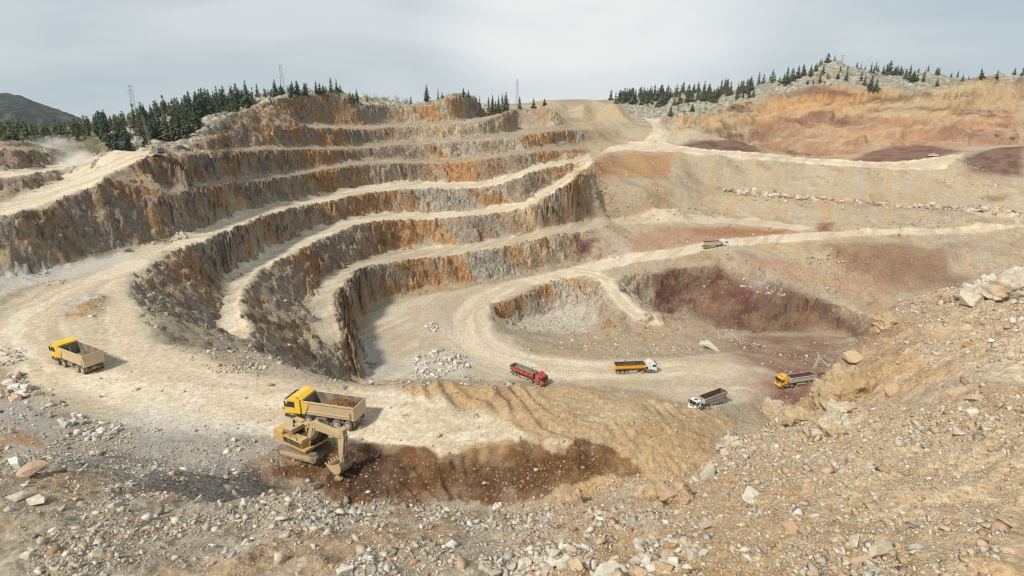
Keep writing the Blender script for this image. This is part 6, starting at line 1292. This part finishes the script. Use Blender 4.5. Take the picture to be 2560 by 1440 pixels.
for dx_ in (0, .45):
    for dy_ in (0, .45): mst.cyl((dx_+.3-lean*0, 1.9+dy_, .4), (dx_+.3, 1.9+dy_+lean*hm, hm), .05, n=5)
for k in range(16):
    z = .6+k*.68; y = 1.9+lean*z; mst.cyl((.3, y, z), (.75, y+.45, z+.6), .03, n=4).cyl((.75, y, z), (.3, y+.45, z+.6), .03, n=4)
mst.box(.22, .83, 2.0+lean*3, 2.5+lean*3, 3, 4).build('mast', MV['chassis'], rg); MB().cyl((.5, 1.0, 1.4), (.5, 2.3, 4.0), .09).build('mast_ram', MV['steel'], rg)
# ---- light vehicles
def car(label, px, py, dx, dy, van=False):
    P = at_ground(px, py); t = thing('pickup_truck' if not van else 'van', label, 'car', P, heading(dx, dy)); h = 2.1 if van else 1.75
    MB().prism([(-2.4, .45), (-2.4, 1.0), (2.0, 1.0), (2.35, .85), (2.4, .45)], -.9, .9).build('body', MV['white'], t, .06)
    MB().prism([(-2.3, .98), (-2.2, h), (.6, h), (1.2, .98)] if van else [(-.6, .98), (-.45, h), (.7, h), (1.3, .98)], -.82, .82).build('cabin', MV['white'], t, .06)
    MB().prism([(.72, h-.06), (1.24, 1.03), (1.28, 1.03), (.78, h-.06)], -.7, .7, Matrix.Translation((0, -.1*van, 0))).build('windscreen', MV['glass'], t)
    for s in (-1, 1): MB().prism([(-.4, 1.1), (-.32, h-.12), (.6, h-.12), (1.05, 1.1)], s*.825-.012, s*.825+.012, Matrix.Translation((0, -.08*van, 0))).build('side_window', MV['glass'], t)
    for y in (-1.5, 1.5):
        for s in (-1, 1): wheel(t, s*.82, y, .37, .22)
    return t
car('white van on the far road at the foot of the dump', 1609, 303, -.3, -.95, True)
car('white pickup on the red floor near the far right road', 2333, 391, -.95, .1)
a, b, t_ = ray(2046, 952); D = 171; P0 = (a*D, b*D)
t = car('white pickup parked behind the pale ribbed trailer', 2046, 950, -.9, -.3); t.location = (P0[0], P0[1], gz(*P0))
# ---- lattice masts on the skyline
def mast(label, x, yt, yb, D, wbase, arms):
    a, b, t_ = ray(x, yb); P = Vector((a*D, b*D, 0)); P.z = gz(P.x, P.y); h = -ray(x, yt)[2]*D+CAMZ-P.z
    t = thing('lattice_mast', label, 'power mast', P, random.uniform(.2, .6)); m = MB(); w0, w1 = wbase/2, wbase*.14; n = 12
    for sx in (-1, 1):
        for sy in (-1, 1): m.cyl((sx*w0, sy*w0, -.5), (sx*w1, sy*w1, h), .10, .06, n=5)
    for k in range(n):
        f0, f1 = k/n, (k+1)/n; a0, a1 = w0+(w1-w0)*f0, w0+(w1-w0)*f1
        for sx, sy, ex, ey in ((-1,-1,1,-1),(1,-1,1,1),(1,1,-1,1),(-1,1,-1,-1)): m.cyl((sx*a0, sy*a0, f0*h), (ex*a1, ey*a1, f1*h), .045, n=4)
    m.build('tower', M_MAST, t)
    for z, l in arms: MB().box(-l, l, -.09, .09, h*z-.09, h*z+.09).prism([(-l*.05, h*z), (0, h*z+.9), (l*.05, h*z)], -.06, .06).build('cross_arm', M_MAST, t)
M_MAST = simple_mat('galvanised_steel', (.30, .33, .36), .6, .15, 2, .3, .3)
mast('leftmost lattice power mast rising behind the dense pine stand', 340, 213, 300, 420, 3.2, ((.98, 1.8), (.86, 2.4)))
mast('lattice power mast above the pines on the left ridge', 709, 163, 238, 395, 3.0, ((.98, 1.0),))
mast('thin lattice mast on the middle skyline left of the flat topped dump', 1293, 198, 262, 470, 2.2, ((.98, .9), (.84, 2.0)))
mast('small mast on the peak of the right hill', 2105, 138, 156, 640, 1.6, ((.95, 3.2),))
# ---- litter by the rubble
bm_ = bmesh.new(); bmesh.ops.create_icosphere(bm_, subdivisions=3, radius=.12)
for v in bm_.verts: v.co *= 1+.5*random.uniform(-.5, .5); v.co.z *= .55
me = bpy.data.meshes.new('rag'); bm_.to_mesh(me); bm_.free(); me.materials.append(simple_mat('red_cloth', (.45, .03, .06), .9, .3, 8)); o = link('rag', me); p = on(1531, 1306); o.location = (p.x, p.y, p.z+.12); tag(o, 'crumpled red rag among the stones below the rim', 'rag')
mt, tt, pt = mat('barrier_stripes'); tcn = N(tt, 'ShaderNodeTexCoord'); sx = N(tt, 'ShaderNodeSeparateXYZ'); L(tt, tcn.outputs['UV'], sx.inputs[0])
fr = N(tt, 'ShaderNodeMath', operation='FRACT'); L(tt, sx.outputs[0], fr.inputs[0]); gt = N(tt, 'ShaderNodeMath', operation='GREATER_THAN', i_1=.5); L(tt, fr.outputs[0], gt.inputs[0]); mx = N(tt, 'ShaderNodeMixRGB'); L(tt, gt.outputs[0], mx.inputs[0]); mx.inputs[1].default_value = (.55, .05, .06, 1); mx.inputs[2].default_value = (.68, .62, .58, 1); L(tt, mx.outputs[0], pt.inputs['Base Color'])
def tape(pts, label):
    P = [on(*q) for q in spline(pts, 5)]; bm_ = bmesh.new(); uv = bm_.loops.layers.uv.new(); d = 0; rows = []
    for i, q in enumerate(P):
        if i: d += (q-P[i-1]).length
        z = .10+.06*math.sin(i*1.7); rows.append((bm_.verts.new(q+Vector((0, 0, z+.06))), bm_.verts.new(q+Vector((.02, .03, z-.02))), d))
    for r0, r1 in zip(rows, rows[1:]):
        f = bm_.faces.new((r0[0], r1[0], r1[1], r0[1]))
        for l, u_ in zip(f.loops, (r0[2], r1[2], r1[2], r0[2])): l[uv].uv = (u_*2.4, 0)
    me = bpy.data.meshes.new('barrier_tape'); bm_.to_mesh(me); bm_.free(); me.materials.append(mt); o = link('barrier_tape', me); m_ = o.modifiers.new('thickness', 'SOLIDIFY'); m_.thickness = .004; tag(o, label, 'tape')
tape([(1300,1370),(1318,1348),(1335,1335),(1342,1328)], 'longer red and white barrier tape strung over the soil below the rim'); tape([(1376,1326),(1395,1321),(1414,1314)], 'short red and white tape end lying left of the red rag')
# ---- dust kicked up on the upper left road
def dust(px, py, D, sx_, sy_, sz_, dens):
    a, b, t_ = ray(px, py); me = bpy.data.meshes.new('dust_cloud'); b_ = bmesh.new(); bmesh.ops.create_icosphere(b_, subdivisions=3, radius=1); b_.to_mesh(me); b_.free()
    m = bpy.data.materials.new('dust'); m.use_nodes = True; t = m.node_tree; t.nodes.clear(); o_ = N(t, 'ShaderNodeOutputMaterial'); v = N(t, 'ShaderNodeVolumePrincipled'); v.inputs['Color'].default_value = (.985, .965, .93, 1); v.inputs['Anisotropy'].default_value = .0
    tc_ = N(t, 'ShaderNodeTexCoord'); ln = N(t, 'ShaderNodeVectorMath', operation='LENGTH'); L(t, tc_.outputs['Object'], ln.inputs[0]); n = N(t, 'ShaderNodeTexNoise', i_Scale=1.7, i_Detail=4.0); L(t, tc_.outputs['Object'], n.inputs['Vector'])
    r1 = N(t, 'ShaderNodeMapRange'); r1.inputs[1].default_value = 1; r1.inputs[2].default_value = .1; r1.inputs[3].default_value = 0; r1.inputs[4].default_value = dens; L(t, ln.outputs['Value'], r1.inputs[0]); r2 = N(t, 'ShaderNodeMapRange'); r2.inputs[1].default_value = .35; r2.inputs[2].default_value = .65; L(t, n.outputs[0], r2.inputs[0])
    mm = N(t, 'ShaderNodeMath', operation='MULTIPLY'); L(t, r1.outputs[0], mm.inputs[0]); L(t, r2.outputs[0], mm.inputs[1]); L(t, mm.outputs[0], v.inputs['Density']); L(t, v.outputs[0], o_.inputs['Volume'])
    me.materials.append(m); o = link('dust_cloud', me); z = gz(a*D, b*D); o.location = (a*D, b*D, z+sz_*.35); o.scale = (sx_, sy_, sz_); o['kind'] = 'stuff'; return o
dust(186, 376, 232, 8, 6, 4.5, .40); dust(130, 362, 258, 11, 8, 4, .16)

# ------------------------------------------------------------------ thin haze over the whole valley
hx = MB(); hx.box(-2600, 2600, -120, 2700, -60, 175); me = bpy.data.meshes.new('haze'); bmesh.ops.recalc_face_normals(hx.bm, faces=hx.bm.faces); hx.bm.to_mesh(me); hx.bm.free()
mh_ = bpy.data.materials.new('haze'); mh_.use_nodes = True; t = mh_.node_tree; t.nodes.clear(); o_ = N(t, 'ShaderNodeOutputMaterial'); v = N(t, 'ShaderNodeVolumePrincipled'); v.inputs['Color'].default_value = (.90, .95, 1.0, 1); v.inputs['Density'].default_value = HAZE; v.inputs['Anisotropy'].default_value = .25
L(t, v.outputs[0], o_.inputs['Volume']); me.materials.append(mh_); link('haze', me)['kind'] = 'stuff'
